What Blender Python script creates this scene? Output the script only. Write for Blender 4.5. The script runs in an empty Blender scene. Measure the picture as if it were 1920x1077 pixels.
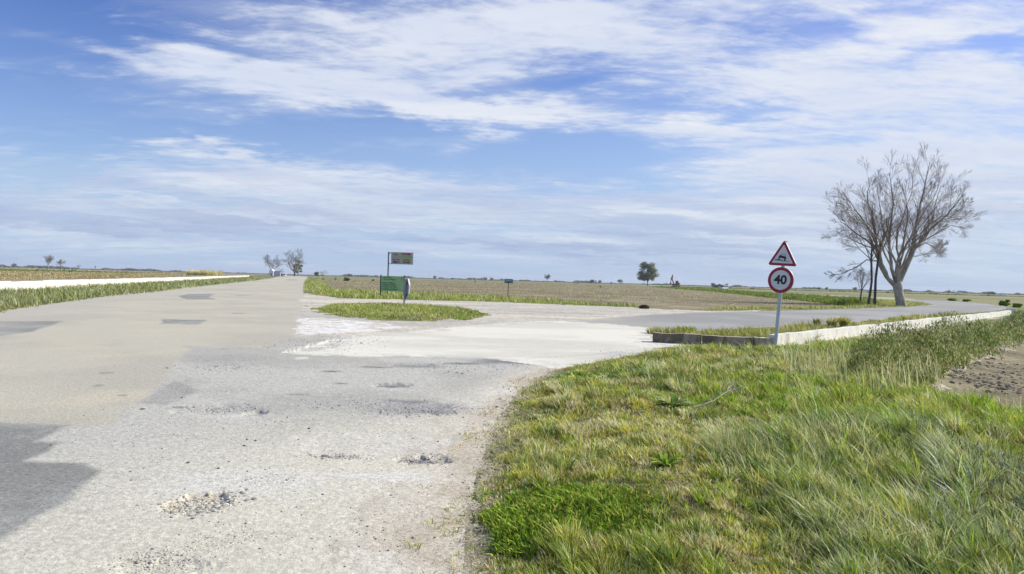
import bpy, bmesh, math, random
import numpy as np
from mathutils import Vector, Matrix, Euler
R = math.radians
rng = np.random.default_rng(7)
random.seed(7)
C = bpy.context.scene.collection
SC = bpy.context.scene

# ---------------------------------------------------------------- camera
F = 1307.0; CX, CY = 960.0, 538.5; EYE = 1.6
ROLL = math.atan(52 / 1920); PITCH = math.atan(12.5 / F)
fw = Vector((0, math.cos(PITCH), -math.sin(PITCH)))
r0 = Vector((1, 0, 0)); u0 = r0.cross(fw)
rt = r0 * math.cos(ROLL) + u0 * math.sin(ROLL)
up = u0 * math.cos(ROLL) - r0 * math.sin(ROLL)
cd = bpy.data.cameras.new("camera"); cam = bpy.data.objects.new("camera", cd); C.objects.link(cam)
cd.sensor_width = 36; cd.lens = 36 * F / 1920; cd.clip_start = 0.05; cd.clip_end = 20000
M = Matrix((rt, up, -fw)).transposed().to_4x4(); M.translation = (0, 0, EYE)
cam.matrix_world = M
SC.camera = cam

def ray(px, py):
    return fw + rt * ((px - CX) / F) - up * ((py - CY) / F)
def G(px, py, z=0.0):
    d = ray(px, py); t = (z - EYE) / min(d.z, -.0012)
    return (d.x * t, d.y * t)
def W(*pts): return np.array([G(*p) if len(p) == 2 else (p[1], p[2]) for p in pts])
def HY(px): return 500 + 52 * px / 1920
def AT(px, depth):
    d = ray(px, HY(px)); return (d.x / d.y * depth, depth)

# ---------------------------------------------------------------- light
SUN_AZ, SUN_EL = R(76), R(38)
S = Vector((math.cos(SUN_EL) * math.sin(SUN_AZ), math.cos(SUN_EL) * math.cos(SUN_AZ), math.sin(SUN_EL)))
sl = bpy.data.lights.new("sun", 'SUN'); so = bpy.data.objects.new("sun", sl); C.objects.link(so)
sl.energy = 3.6; sl.angle = R(0.6); sl.color = (1.0, 0.965, 0.86)
so.rotation_euler = (-S).to_track_quat('-Z', 'Y').to_euler()
SC.view_settings.view_transform = 'Standard'; SC.view_settings.look = 'None'
SC.view_settings.exposure = 0.62; SC.view_settings.gamma = 1.0
SC.cycles.max_bounces = 6; SC.cycles.transparent_max_bounces = 12
SC.cycles.use_denoising = True; SC.cycles.denoising_prefilter = 'ACCURATE'

class NT:
    def __init__(s, tree): s.t = tree; s.n = tree.nodes; s.l = tree.links
    def new(s, typ, **kw):
        n = s.n.new(typ)
        for k, v in kw.items(): setattr(n, k, v)
        return n
    def put(s, sock, v):
        if isinstance(v, bpy.types.NodeSocket): s.l.new(v, sock)
        elif v is not None: sock.default_value = v
    def m(s, op, a, b=None, c=None, clamp=False):
        n = s.new('ShaderNodeMath', operation=op, use_clamp=clamp)
        for i, v in enumerate((a, b, c)): s.put(n.inputs[i], v)
        return n.outputs[0]
    def v(s, op, a, b=None, scale=None):
        n = s.new('ShaderNodeVectorMath', operation=op)
        s.put(n.inputs[0], a); s.put(n.inputs[1], b)
        if scale is not None: s.put(n.inputs['Scale'], scale)
        return n.outputs['Value' if op in ('LENGTH', 'DOT_PRODUCT') else 'Vector']
    def xyz(s, x, y, z):
        n = s.new('ShaderNodeCombineXYZ')
        for i, v in enumerate((x, y, z)): s.put(n.inputs[i], v)
        return n.outputs[0]
    def noise(s, vec, scale, detail=4, rough=0.55, dist=0.0, color=False):
        n = s.new('ShaderNodeTexNoise'); s.put(n.inputs['Vector'], vec)
        n.inputs['Scale'].default_value = scale; n.inputs['Detail'].default_value = detail
        n.inputs['Roughness'].default_value = rough; n.inputs['Distortion'].default_value = dist
        return n.outputs['Color' if color else 'Fac']
    def mr(s, v, a, b, c=0.0, d=1.0, smooth=True):
        n = s.new('ShaderNodeMapRange', interpolation_type='SMOOTHSTEP' if smooth else 'LINEAR')
        for k, x in zip(('Value', 'From Min', 'From Max', 'To Min', 'To Max'), (v, a, b, c, d)): s.put(n.inputs[k], x)
        return n.outputs[0]
    def mix(s, f, a, b, blend='MIX'):
        n = s.new('ShaderNodeMix', data_type='RGBA', blend_type=blend, clamp_factor=True)
        s.put(n.inputs[0], f)
        for i, x in ((6, a), (7, b)):
            if not isinstance(x, bpy.types.NodeSocket): x = tuple(x) + (1,) if len(x) == 3 else x
            s.put(n.inputs[i], x)
        return n.outputs[2]

# ---------------------------------------------------------------- sky with thin cloud
w = bpy.data.worlds.new("World"); SC.world = w; w.use_nodes = True
n = NT(w.node_tree); n.n.clear()
tc = n.new('ShaderNodeTexCoord'); D = tc.outputs['Generated']
sep = n.new('ShaderNodeSeparateXYZ'); n.l.new(D, sep.inputs[0]); dx, dy, dz = sep.outputs
sky = n.new('ShaderNodeTexSky', sky_type='NISHITA', sun_disc=False, sun_elevation=SUN_EL, sun_rotation=SUN_AZ)
sky.altitude = 0; sky.air_density = 1.0; sky.dust_density = 0.6; sky.ozone_density = 2.5
az = n.m('ARCTAN2', dx, dy); el = n.m('ARCSINE', dz); ae = n.xyz(az, el, 0)
def azel(px, py):
    d = ray(px, py).normalized(); return math.atan2(d.x, d.y), math.asin(d.z)
zz = n.m('ADD', n.m('MAXIMUM', dz, 0.0), 0.10)
pu = n.m('DIVIDE', dx, zz); pv = n.m('DIVIDE', dy, zz)
P = n.xyz(pu, pv, 0)
warp = n.v('SCALE', n.v('SUBTRACT', n.noise(P, 0.9, 3, 0.5, color=True), (0.5, 0.5, 0.5)), scale=0.9)
Pw = n.v('ADD', P, warp)
warpc = n.noise(P, 3.2, 4, 0.6, color=True)
# long banks of cloud, streaks and small ripples, each a noise stretched along the wind
Pr = n.new('ShaderNodeVectorRotate', rotation_type='Z_AXIS'); n.l.new(Pw, Pr.inputs['Vector']); Pr.inputs['Angle'].default_value = R(8)
bank = n.noise(n.v('MULTIPLY', Pr.outputs[0], (0.38, 1.25, 1)), 0.8, 9, 0.60)
Pq = n.new('ShaderNodeVectorRotate', rotation_type='Z_AXIS'); n.l.new(Pw, Pq.inputs['Vector']); Pq.inputs['Angle'].default_value = R(-16)
rip = n.m('ADD', n.m('MULTIPLY', n.noise(n.v('MULTIPLY', Pr.outputs[0], (0.5, 3.2, 1)), 2.4, 6, 0.62, 0.3), 0.5), n.m('MULTIPLY', n.noise(n.v('MULTIPLY', Pq.outputs[0], (0.35, 2.4, 1)), 3.3, 7, 0.66, 0.2), 0.5))
puff = n.m('ADD', n.m('MULTIPLY', n.noise(n.v('MULTIPLY', P, (0.7, 1.5, 1)), 4.2, 9, 0.68, 0.2), 0.6), n.m('MULTIPLY', n.noise(n.v('MULTIPLY', P, (0.75, 1.3, 1)), 13.0, 5, 0.6, 0.1), 0.4))
fine = n.m('ADD', n.m('MULTIPLY', bank, 0.34), n.m('ADD', n.m('MULTIPLY', rip, 0.42), n.m('MULTIPLY', puff, 0.42)))
# where the cover is thick and where it breaks: (px, py, rx, ry, weight)
blobs = [(1750, 200, 560, 260, .10), (1250, 70, 420, 110, .07), (640, 120, 420, 30, .10), (330, 105, 300, 20, .11), (600, 60, 400, 40, .045), (850, 120, 700, 160, .035), (300, 150, 350, 90, .03), (1050, 30, 300, 60, .07), (800, 110, 260, 40, .05),
         (560, 150, 380, 20, .10), (700, 190, 330, 22, .12), (930, 215, 220, 30, .15), (1290, 245, 120, 26, .10), (880, 60, 330, 55, .08),
         (430, 330, 340, 70, .10), (780, 370, 420, 50, .10), (100, 415, 420, 40, .11), (450, 400, 330, 18, .13), (330, 262, 110, 14, .12), (420, 290, 180, 14, .10),
         (1100, 430, 620, 70, .09), (1500, 400, 400, 100, .06), (1800, 330, 400, 90, .07), (1650, 300, 300, 30, .05),
         (90, 40, 300, 60, -.10), (90, 210, 260, 60, -.10), (700, 285, 330, 30, -.12), (1100, 300, 210, 44, -.17), (700, 240, 260, 14, -.07),
         (1560, 50, 170, 28, -.09), (1400, 105, 120, 22, -.08), (1700, 90, 300, 110, .06), (1080, 150, 130, 36, -.10), (1260, 190, 90, 30, -.06), (1780, 110, 120, 20, -.09), (1420, 210, 120, 16, -.08), (1880, 90, 60, 20, -.06)]
cov = n.m('ADD', 0.0, 0.0)
for bx, by, rx, ry, wt in blobs:
    a, e = azel(bx, by)
    q = n.v('MULTIPLY', n.v('SUBTRACT', n.v('ADD', ae, n.v('SCALE', n.v('SUBTRACT', warpc, (0.5, 0.5, 0.5)), scale=0.07)), (a, e, 0)), (F / rx, F / ry, 1))
    cov = n.m('ADD', cov, n.m('MULTIPLY', n.mr(n.v('LENGTH', n.v('MULTIPLY', q, (1, 1, 0))), 0.1, 1.4, 1, 0), wt))
lowband = n.mr(el, 0.0, 0.14, 0.07, 0.0)
dens = n.m('ADD', n.m('ADD', fine, cov), lowband)
c = n.mr(dens, 0.56, 0.79)
c = n.m('MULTIPLY', c, n.mr(el, -0.01, 0.05, 0.60, 0.95))
veil = n.mr(n.m('ADD', n.m('ADD', n.m('MULTIPLY', bank, 0.6), n.m('MULTIPLY', rip, 0.4)), n.m('MULTIPLY', cov, 1.1)), 0.42, 0.74, 0.0, 0.55)
c = n.m('MAXIMUM', c, veil)
hs = n.new('ShaderNodeHueSaturation'); hs.inputs['Saturation'].default_value = 1.27; hs.inputs['Value'].default_value = 1.18; hs.inputs['Hue'].default_value = 0.522
n.l.new(sky.outputs[0], hs.inputs['Color'])
skyc = n.mix(n.m('MULTIPLY', n.mr(el, 0.02, 0.36, 0.85, 0.0), n.m('MAXIMUM', n.mr(az, -0.75, 0.1, 0.45, 1.0), n.mr(el, 0.06, 0.2, 1.0, 0.0))), hs.outputs[0], (3.5, 4.75, 7.0))
shade = n.mr(n.noise(n.v('MULTIPLY', Pr.outputs[0], (0.5, 1.8, 1)), 0.7, 5, 0.6), 0.35, 0.66)
topw = n.mr(el, 0.04, 0.20)
shade2 = n.mr(n.noise(n.v('ADD', n.v('MULTIPLY', n.v('ADD', ae, n.v('SCALE', warpc, scale=0.03)), (1.6, 26, 1)), n.xyz(n.m('MULTIPLY', el, 3.0), n.m('MULTIPLY', az, 1.4), 0)), 1.3, 6, 0.62), 0.40, 0.60)
ccol = n.mix(shade, n.mix(topw, n.mix(shade2, (3.35, 4.0, 5.8), (4.9, 5.6, 6.9)), (5.6, 6.2, 7.5)), n.mix(topw, n.mix(shade2, (3.9, 4.6, 6.2), (5.9, 6.5, 7.3)), (7.2, 7.4, 7.8)))
col = n.mix(c, skyc, ccol)
bg = n.new('ShaderNodeBackground'); bg.inputs['Strength'].default_value = 0.078; n.l.new(col, bg.inputs['Color'])
wo = n.new('ShaderNodeOutputWorld'); n.l.new(bg.outputs[0], wo.inputs[0])

# ---------------------------------------------------------------- helpers
def tag(o, label=None, cat=None, group=None, kind=None):
    if label: o['label'] = label
    if cat: o['category'] = cat
    if group: o['group'] = group
    if kind: o['kind'] = kind
    return o
def empty(name, loc, rz=0.0):
    o = bpy.data.objects.new(name, None); C.objects.link(o); o.location = loc; o.rotation_euler = (0, 0, rz)
    o.empty_display_size = 0.2
    return o
def link(name, me, mat, parent=None):
    o = bpy.data.objects.new(name, me); C.objects.link(o)
    if mat is not None: me.materials.append(mat)
    if parent: o.parent = parent
    return o
def mesh_np(name, V, loops, nper, col=None, smooth=False):
    me = bpy.data.meshes.new(name)
    V = np.asarray(V, np.float32); me.vertices.add(len(V)); me.vertices.foreach_set('co', V.ravel())
    loops = np.asarray(loops, np.int32).ravel(); nper = np.asarray(nper, np.int32)
    me.loops.add(len(loops)); me.loops.foreach_set('vertex_index', loops)
    st = np.zeros(len(nper), np.int32); st[1:] = np.cumsum(nper)[:-1]
    me.polygons.add(len(nper)); me.polygons.foreach_set('loop_start', st)
    me.polygons.foreach_set('use_smooth', np.full(len(nper), smooth))
    if col is not None:
        a = me.color_attributes.new('col', 'FLOAT_COLOR', 'POINT')
        c4 = np.ones((len(V), 4), np.float32); c4[:, :3] = col; a.data.foreach_set('color', c4.ravel())
    me.update(calc_edges=True)
    return me
def vnoise(x, y, seed=0):
    xi = np.floor(x).astype(np.int64); yi = np.floor(y).astype(np.int64); fx = x - xi; fy = y - yi
    fx = fx * fx * (3 - 2 * fx); fy = fy * fy * (3 - 2 * fy)
    def h(a, b):
        k = (a * 374761393 + b * 668265263 + seed * 1442695041) & 0xffffffff
        k = ((k ^ (k >> 13)) * 1274126177) & 0xffffffff
        return ((k ^ (k >> 16)) & 0xffff) / 65535.0
    return (h(xi, yi) * (1 - fx) + h(xi + 1, yi) * fx) * (1 - fy) + (h(xi, yi + 1) * (1 - fx) + h(xi + 1, yi + 1) * fx) * fy
def fbm(x, y, s, o=4, seed=0):
    t = 0; a = 0.5; tot = 0
    for i in range(o):
        t = t + a * vnoise(x * s + 17.3 * i, y * s - 9.1 * i, seed + i); tot += a; a *= 0.55; s *= 2.03
    return t / tot
def inpoly(p, X, Y):
    r = np.zeros(X.shape, bool); k = len(p)
    for i in range(k):
        x1, y1 = p[i]; x2, y2 = p[(i + 1) % k]
        if y1 == y2: continue
        cnd = ((y1 > Y) != (y2 > Y))
        r ^= cnd & (X < (x2 - x1) * (Y - y1) / (y2 - y1) + x1)
    return r
def sdist(p, X, Y, inside=None):
    d = np.full(X.shape, 1e9); k = len(p)
    for i in range(k):
        a = p[i]; b = p[(i + 1) % k]; ab = b - a; L = max(ab @ ab, 1e-9)
        t = np.clip(((X - a[0]) * ab[0] + (Y - a[1]) * ab[1]) / L, 0, 1)
        d = np.minimum(d, np.hypot(X - a[0] - t * ab[0], Y - a[1] - t * ab[1]))
    ins = inpoly(p, X, Y)
    return np.where(ins, d, -d)
def ss(x, a, b):
    t = np.clip((x - a) / (b - a), 0, 1); return t * t * (3 - 2 * t)
def lineD(p, X, Y):
    p = np.asarray(p); d = np.full(X.shape, 1e9)
    for a, b in zip(p[:-1], p[1:]):
        ab = b - a; t = np.clip(((X - a[0]) * ab[0] + (Y - a[1]) * ab[1]) / max(ab @ ab, 1e-9), 0, 1)
        d = np.minimum(d, np.hypot(X - a[0] - t * ab[0], Y - a[1] - t * ab[1]))
    return d
def blob(px, py, rx, ry, X, Y, soft=(0.6, 1.15)):
    cx, cy = G(px, py); ra = rx * cy / F; rb = abs(G(px, py - ry)[1] - G(px, py + ry)[1]) / 2
    d = np.hypot((X - cx) / ra, (Y - cy) / rb); d = d + 0.7 * (fbm(X, Y, 2.2 / min(ra, rb), 4, 5) - 0.5)
    return 1 - ss(d, *soft)

# ---------------------------------------------------------------- plan of the crossroads, traced on the ground plane
PL = {}
PL['road'] = W(('w', -40, -60), ('w', 5, -60), ('w', 1.2, -5), ('w', 0.6, 0), (865, 1120), (868, 1077), (872, 1000), (888, 920), (903, 860), (925, 805), (955, 752), (995, 716), (1045, 691),
    (1100, 684), (1200, 667), (1310, 650), (1225, 641), (1226, 620), (1300, 617), (1200, 592), (1080, 600), (900, 605), (700, 605), (575, 592), (567, 575), (566, 560), (569, 546), (570, 532), (574, 525), (578, 520.5),
    (573, 518.6), (545, 517.6), (525, 518.6), (500, 522.5), (480, 525.5), (380, 536), (300, 546), (200, 556), (100, 569), (0, 585), (-300, 640), (-900, 760), ('w', -30, -30))
PL['concrete'] = W((528, 661), (600, 642), (650, 629), (760, 622), (870, 611), (960, 604.5), (1050, 602), (1140, 607), (1235, 616), (1226, 642), (1320, 650), (1190, 670), (1100, 689), (1040, 691), (1010, 684), (930, 672), (760, 667), (650, 668), (590, 665))
PL['white'] = W((552, 596), (640, 598), (700, 604), (760, 613), (690, 622), (600, 628), (553, 628))
PL['lot'] = W((566, 575), (563, 560), (568, 549), (590, 553), (640, 560), (760, 562), (960, 567.5), (1140, 574.5), (1240, 580), (1330, 583.5), (1440, 582), (1300, 590), (1235, 618), (1130, 607), (1050, 603), (960, 606), (870, 613), (760, 624), (700, 628), (640, 630), (560, 632), (552, 600))
PL['side'] = W((1070, 603.5), (1130, 597), (1200, 591.5), (1300, 586.5), (1440, 583.5), (1560, 581), (1640, 578), (1700, 576), (1738, 573), (1752, 571.5), (1738, 568), (1712, 565.5), (1700, 564),
    (1720, 562.5), (1780, 564.5), (1850, 570), (1880, 574.5), (1893, 578), (1875, 582), (1800, 588), (1700, 596), (1600, 605), (1530, 610), (1430, 614), (1335, 620), (1235, 620), (1130, 608))
PL['left_verge'] = W((-900, 762), (-300, 641), (0, 586), (100, 570), (200, 557), (300, 547), (380, 537), (480, 526.5), (525, 519.5), (530, 517), (480, 516.2), (465, 518), (320, 527), (200, 534), (100, 541), (0, 548), (-300, 570), (-900, 640))
PL['island'] = W((587, 581), (620, 573.5), (700, 575.5), (790, 577), (880, 582), (914, 591), (870, 600), (800, 603), (700, 600), (620, 592.5))
PL['north_verge'] = W((578, 519), (571, 530), (570, 546), (592, 553), (640, 560), (760, 562), (960, 567.5), (1140, 574.5), (1235, 579.5), (1190, 574), (1140, 571), (1050, 566), (960, 559), (760, 549), (660, 545), (622, 541), (608, 530), (600, 522))
PL['east_verge'] = W((1310, 582.5), (1440, 582), (1560, 580), (1640, 577), (1700, 575), (1740, 572.8), (1738, 569), (1712, 566.5), (1690, 564), (1640, 563), (1610, 571), (1580, 575), (1500, 577), (1420, 577), (1330, 578))
PL['wall_verge'] = W((1228, 628), (1235, 620), (1335, 620), (1430, 614), (1530, 610), (1600, 605), (1700, 596), (1800, 588), (1875, 582), (1900, 581), (1900, 588), (1700, 616), (1500, 650), (1440, 652), (1230, 636))
PL['verge'] = W(('w', 5, -60), ('w', 1.2, -5), ('w', 0.6, 0), (865, 1120), (868, 1077), (872, 1000), (888, 920), (903, 860), (925, 805), (955, 752), (995, 716), (1045, 691), (1100, 682), (1200, 665), (1310, 648), (1450, 655), (1500, 652), (1700, 620), (1900, 592), (2200, 560),
    (2300, 590), (1990, 622), (1920, 642), (1790, 690), (1762, 715), (1780, 742), (1850, 755), (1920, 775), (2300, 860), ('w', 8, 0), ('w', 14, -60))
PL['east_field'] = W((1762, 715), (1790, 690), (1920, 642), (1990, 622), (2300, 590), (2600, 600), ('w', 60, 0), ('w', 8, 0), (2300, 860), (1920, 775), (1850, 755), (1780, 742))
PL['field'] = W((600, 526.5), (640, 524.5), (730, 525.5), (900, 528), (1100, 531.5), (1180, 534), (1260, 541), (1340, 547), (1420, 556), (1500, 564), (1600, 575), (1500, 577.5), (1420, 577.5), (1310, 583), (1235, 580), (1190, 574.5), (1140, 571.5), (1050, 566.5), (960, 560), (760, 550), (660, 546), (620, 541.5), (606, 530))
PL['ditch'] = W((1180, 534.5), (1240, 536.5), (1340, 543), (1430, 550), (1520, 556), (1590, 561), (1640, 562), (1650, 570), (1600, 575.5), (1500, 564.5), (1420, 556.5), (1340, 547.5), (1260, 541.5))
PL['track'] = W((1120, 531.5), (1250, 536.3), (1340, 541), (1430, 546.5), (1540, 553), (1690, 559.5), (1720, 562), (1700, 563), (1650, 560.5), (1540, 555), (1430, 548.3), (1340, 542.5), (1250, 537.6))
GREY = W((552, 590), (553, 626), (503, 651), (420, 649), (345, 648), (338, 690), (300, 722), (255, 755), (190, 797), (60, 800), (-100, 830), (-300, 900), ('w', -8, 2), ('w', -6, -40), ('w', 4, -40), ('w', 1.5, 0), (900, 1077), (1100, 690), (1330, 648), (1240, 610), (640, 590))
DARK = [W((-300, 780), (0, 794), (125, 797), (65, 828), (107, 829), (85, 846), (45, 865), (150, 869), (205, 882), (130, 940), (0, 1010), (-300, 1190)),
        W((303, 599), (388, 600.5), (372, 609), (302, 608)), W((333, 556), (352, 552), (405, 551), (390, 557), (408, 562), (350, 561.5)),
        W((-60, 603), (116, 602.5), (62, 622), (0, 630), (-60, 640)), W((255, 757), (330, 716), (375, 733), (310, 762)), W((540, 524.5), (560, 525), (556, 526.2), (536, 526))]

def ground_z(X, Y):
    r = np.hypot(X, Y)
    z = 0.035 * (fbm(X, Y, 0.12, 3, 3) - 0.5) * ss(r, 3, 12)
    near = r < 70
    d = np.full(X.shape, -9.0); d[near] = sdist(PL['verge'], X[near], Y[near])
    z = z + ss(d, -0.05, 0.7) * (0.03 + 0.14 * (fbm(X, Y, 0.8, 4, 8) - 0.45) + 0.05 * (fbm(X, Y, 4, 3, 9) - 0.5)) - 0.06 * ss(X - (3.2 + 0.42 * Y), 0, 3) * ss(d, 0, 1) * (Y < 40)
    z = z - 0.10 * ss(sdist(PL['east_field'], X, Y), -.1, .6) * (r < 90) + 0.05 * (fbm(X, Y, 1.6, 4, 12) - .5) * (sdist(PL['east_field'], X, Y) > 0) * (r < 60)
    i = sdist(PL['island'], X, Y); z = z + 0.12 * ss(i, 0, 1.2)
    k = np.zeros(X.shape)
    kn = near & (Y > 1)
    x, y = X[kn], Y[kn]
    c = sdist(PL['concrete'], x + 0.3 * (fbm(x, y, 3, 3, 1) - .5), y + 0.3 * (fbm(x, y, 3, 3, 2) - .5))
    lip = 0.05 * (1 - ss(-c, 0.0, 0.05)) * (y < 20.3)
    kk = -0.04 * (1 - ss(-c, 0.0, 0.04)) * ss(17.5 - y, -2.0, 1.0)
    for (a, b, e, f, dp) in POTS: kk = kk - 1.15 * dp * blob(a, b, e, f, x, y, (0.55, 1.05))
    k[kn] = kk
    return z + k
POTS = [(368, 942, 62, 24, .035), (405, 768, 85, 12, .02), (735, 723, 40, 5, .03), (480, 774, 20, 7, .03), (775, 762, 75, 14, .02), (800, 862, 60, 8, .03), (990, 676, 60, 5, .02), (770, 684, 50, 5, .02), (700, 830, 170, 28, .012), (300, 1060, 110, 20, .015)]

# ---------------------------------------------------------------- ground sheet
rs = [0.3]
while rs[-1] < 4500: 
    r = rs[-1]; rs.append(r + max(0.02, min(0.62 * r * r / 1115, r * 0.014)))
rs = np.array(rs)
th = np.concatenate([np.linspace(-R(44), R(44), 1150), np.linspace(R(44), R(316), 110)[1:-1]])
TT, RR = np.meshgrid(th, rs)
GX = RR * np.sin(TT); GY = RR * np.cos(TT)
nr, nc = GX.shape
GZ = ground_z(GX.ravel(), GY.ravel()).reshape(GX.shape)
VV = np.stack([GX, GY, GZ], -1).reshape(-1, 3)
ii, jj = np.meshgrid(np.arange(nr - 1), np.arange(nc), indexing='ij'); j2 = (jj + 1) % nc
Q = np.stack([ii * nc + jj, ii * nc + j2, (ii + 1) * nc + j2, (ii + 1) * nc + jj], -1).reshape(-1, 4)[:, ::-1]
FC = VV[Q].mean(1); FX, FY = FC[:, 0], FC[:, 1]
FR = np.hypot(FX, FY)
def jit(X, Y, amp=0.25):
    rr = np.hypot(X, Y); a = amp * np.clip(rr / 12, 0.35, 2.5)
    return X + a * (fbm(X, Y, 1.7, 5, 21) - .5) * 2, Y + a * (fbm(X, Y, 1.7, 5, 22) - .5) * 2
JX, JY = jit(FX, FY)
KX, KY = jit(FX, FY, 0.07)
cls = np.zeros(len(FX), np.int8)
names = ['far', 'track', 'field', 'ditch', 'left_verge', 'east_field', 'verge', 'road', 'lot', 'side', 'wall_verge', 'north_verge', 'east_verge', 'island', 'concrete']
for i, nm in enumerate(names[1:], 1):
    if nm in ('road', 'side', 'concrete', 'track'): m_ = inpoly(PL[nm], KX, KY)
    else: m_ = inpoly(PL[nm], JX, JY)
    cls[m_] = i

def lerp(a, b, t): return a + (b - a) * t[:, None]
def A(*c): return np.array(c, float)
BEIGE, GREYC, DARKC, CONC, DIRT, LOT = A(.475, .445, .35), A(.40, .386, .335), A(.225, .225, .205), A(.68, .65, .54), A(.545, .49, .39), A(.51, .475, .395)
def c_road(X, Y):
    n = len(X); c = np.tile(BEIGE, (n, 1)); r = np.hypot(X, Y)
    c = lerp(c, BEIGE * A(.9, .9, .92), ss(fbm(X, Y, .35, 5, 31), .4, .65))
    c = lerp(c, BEIGE * A(1.1, 1.06, 1.0), ss(fbm(X, Y, .8, 5, 32), .5, .75) * .7)
    xj = X + .5 * (fbm(X, Y, 1.1, 5, 33) - .5); yj = Y + .5 * (fbm(X, Y, 1.1, 5, 34) - .5)
    g = ss(sdist(GREY, xj, yj), -.07, .10)
    gc = lerp(np.tile(GREYC, (n, 1)), GREYC * 1.16, ss(fbm(X, Y, .55, 5, 35), .42, .62))
    gc = lerp(gc, A(.47, .45, .40), ss(fbm(X, Y, .9, 5, 36), .52, .68) * .6)
    gc = lerp(gc, BEIGE * A(1.26, 1.27, 1.28), np.clip(ss(8.0 - Y + 1.2 * (X + 2.5), -1.5, 3.8), 0, 1) * .85 * ss(X, -5.5, -1.5))
    gc = lerp(gc, A(.62, .60, .54), (blob(450, 905, 200, 35, X, Y, (.2, 1.2)) + blob(760, 895, 170, 14, X, Y, (.2, 1.2))).clip(0, 1) * .7)
    gc = lerp(gc, A(.56, .53, .45), (blob(700, 830, 190, 28, X, Y, (.5, 1.1))) * .8)
    gc = lerp(gc, A(.25, .25, .25), (blob(790, 765, 120, 14, X, Y, (.3, 1.2)) + blob(700, 760, 200, 25, X, Y, (.2, 1.3)) * .4 + blob(420, 672, 110, 10, X, Y, (.3, 1.2)) * .5).clip(0, 1) * .6)
    gc = lerp(gc, A(.17, .17, .165), (blob(1000, 677, 60, 3, X, Y, (.2, 1.1)) + blob(870, 682, 50, 2.5, X, Y, (.2, 1.1)) + blob(700, 689, 40, 2, X, Y, (.2, 1.1)) + blob(560, 741, 30, 2.5, X, Y, (.2, 1.1)) * .6 + blob(340, 765, 24, 3, X, Y, (.2, 1.1)) * .8 + blob(760, 752, 60, 3, X, Y, (.2, 1.1)) * .8 + blob(830, 775, 50, 4, X, Y, (.2, 1.1)) * .8 + blob(960, 678, 90, 6, X, Y, (.3, 1.2)) + blob(780, 686, 70, 6, X, Y, (.2, 1.2)) * .7 + blob(735, 722, 45, 4, X, Y, (.2, 1.1)) + blob(488, 777, 18, 5, X, Y, (.2, 1.1)) + blob(800, 861, 55, 7, X, Y, (.3, 1.1)) * .7 + blob(620, 697, 22, 2.5, X, Y, (.2, 1.1)) + blob(640, 720, 20, 2, X, Y, (.2, 1.1)) * .8).clip(0, 1) * .92)  # dark cracks, plus the asphalt lip's shadow line painted along the concrete
    gc = lerp(gc, A(.60, .58, .52), (blob(565, 672, 14, 3, X, Y) + blob(430, 780, 65, 9, X, Y, (.3, 1.1)) * .5).clip(0, 1))
    gc = lerp(gc, A(.47, .39, .27), blob(368, 942, 62, 24, X, Y, (.6, 1.05)) * .8)
    c = lerp(c, gc, g)
    c = lerp(c, BEIGE * A(.80, .80, .82), (blob(230, 820, 160, 22, X, Y, (.3, 1.2)) * (1 - g) * .4))
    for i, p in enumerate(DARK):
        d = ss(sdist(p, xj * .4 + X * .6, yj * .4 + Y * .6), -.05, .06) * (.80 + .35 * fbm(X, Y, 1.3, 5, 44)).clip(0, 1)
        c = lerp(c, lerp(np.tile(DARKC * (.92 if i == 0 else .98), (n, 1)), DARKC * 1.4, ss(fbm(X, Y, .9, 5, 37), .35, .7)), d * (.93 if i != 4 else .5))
    # repaired and cracked marks across the old surface
    k = (blob(200, 700, 14, 2, X, Y) + blob(185, 724, 9, 2.5, X, Y) + blob(230, 742, 10, 2, X, Y) + blob(448, 588, 16, .9, X, Y) + blob(455, 554, 16, .9, X, Y) + blob(430, 543, 30, .8, X, Y) * .7 + blob(490, 528, 18, .5, X, Y) * .7).clip(0, 1)
    c = lerp(c, A(.23, .21, .18), k * (1 - g) * .7)
    # pale and dusty margin along the verge
    e = sdist(PL['verge'], X, Y); e = -e + .6 * (fbm(X, Y, 1.4, 5, 38) - .5)
    c = lerp(c, lerp(np.tile(DIRT, (n, 1)), A(.60, .56, .47), ss(fbm(X, Y, 1.8, 5, 39), .4, .65)), (1 - ss(e, .1, .85)) * ss(Y, -5, 1) * (Y < 17))
    c = lerp(c, A(.43, .37, .275), (1 - ss(np.abs(e - .12), .0, .34)) * .75 * ss(fbm(X, Y, 1.6, 4, 43), .32, .58) * (Y < 17) * (Y > -2))
    c = lerp(c, A(.40, .35, .27), (1 - ss(np.abs(e - .62), .0, .12)) * .4 * ss(fbm(X, Y, 2.5, 4, 42), .42, .6) * (Y < 8))
    lv = -sdist(PL['left_verge'], X, Y) + 1.2 * (fbm(X, Y, .8, 4, 40) - .5)
    c = lerp(c, A(.44, .41, .35), (1 - ss(lv, .4, 2.6)) * .8 * (r < 60))
    for sd_, x0, y0, hd, L_ in [(1, -3.6, 6.3, .2, 1.6), (3, -1.2, 7.5, 2.9, 1.4), (6, -6.5, 11, 1.2, 3.0), (9, -7.5, 13, .1, 4)]:
        gg = random.Random(sd_); pts_ = [(x0, y0)]
        for _ in range(14): hd += gg.gauss(0, .45); hd *= .96; pts_.append((pts_[-1][0] + L_ / 14 * math.cos(hd), pts_[-1][1] + L_ / 14 * math.sin(hd)))
        m_ = (np.abs(X - x0) < L_) & (np.abs(Y - y0) < L_)
        if m_.any():
            dl = lineD(pts_, X[m_], Y[m_]); c[m_] = lerp(c[m_], c[m_] * .45, (1 - ss(dl + .01 * (vnoise(X[m_] * 25, Y[m_] * 25, 3) - .5), .002, .012)) * .5)
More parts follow.
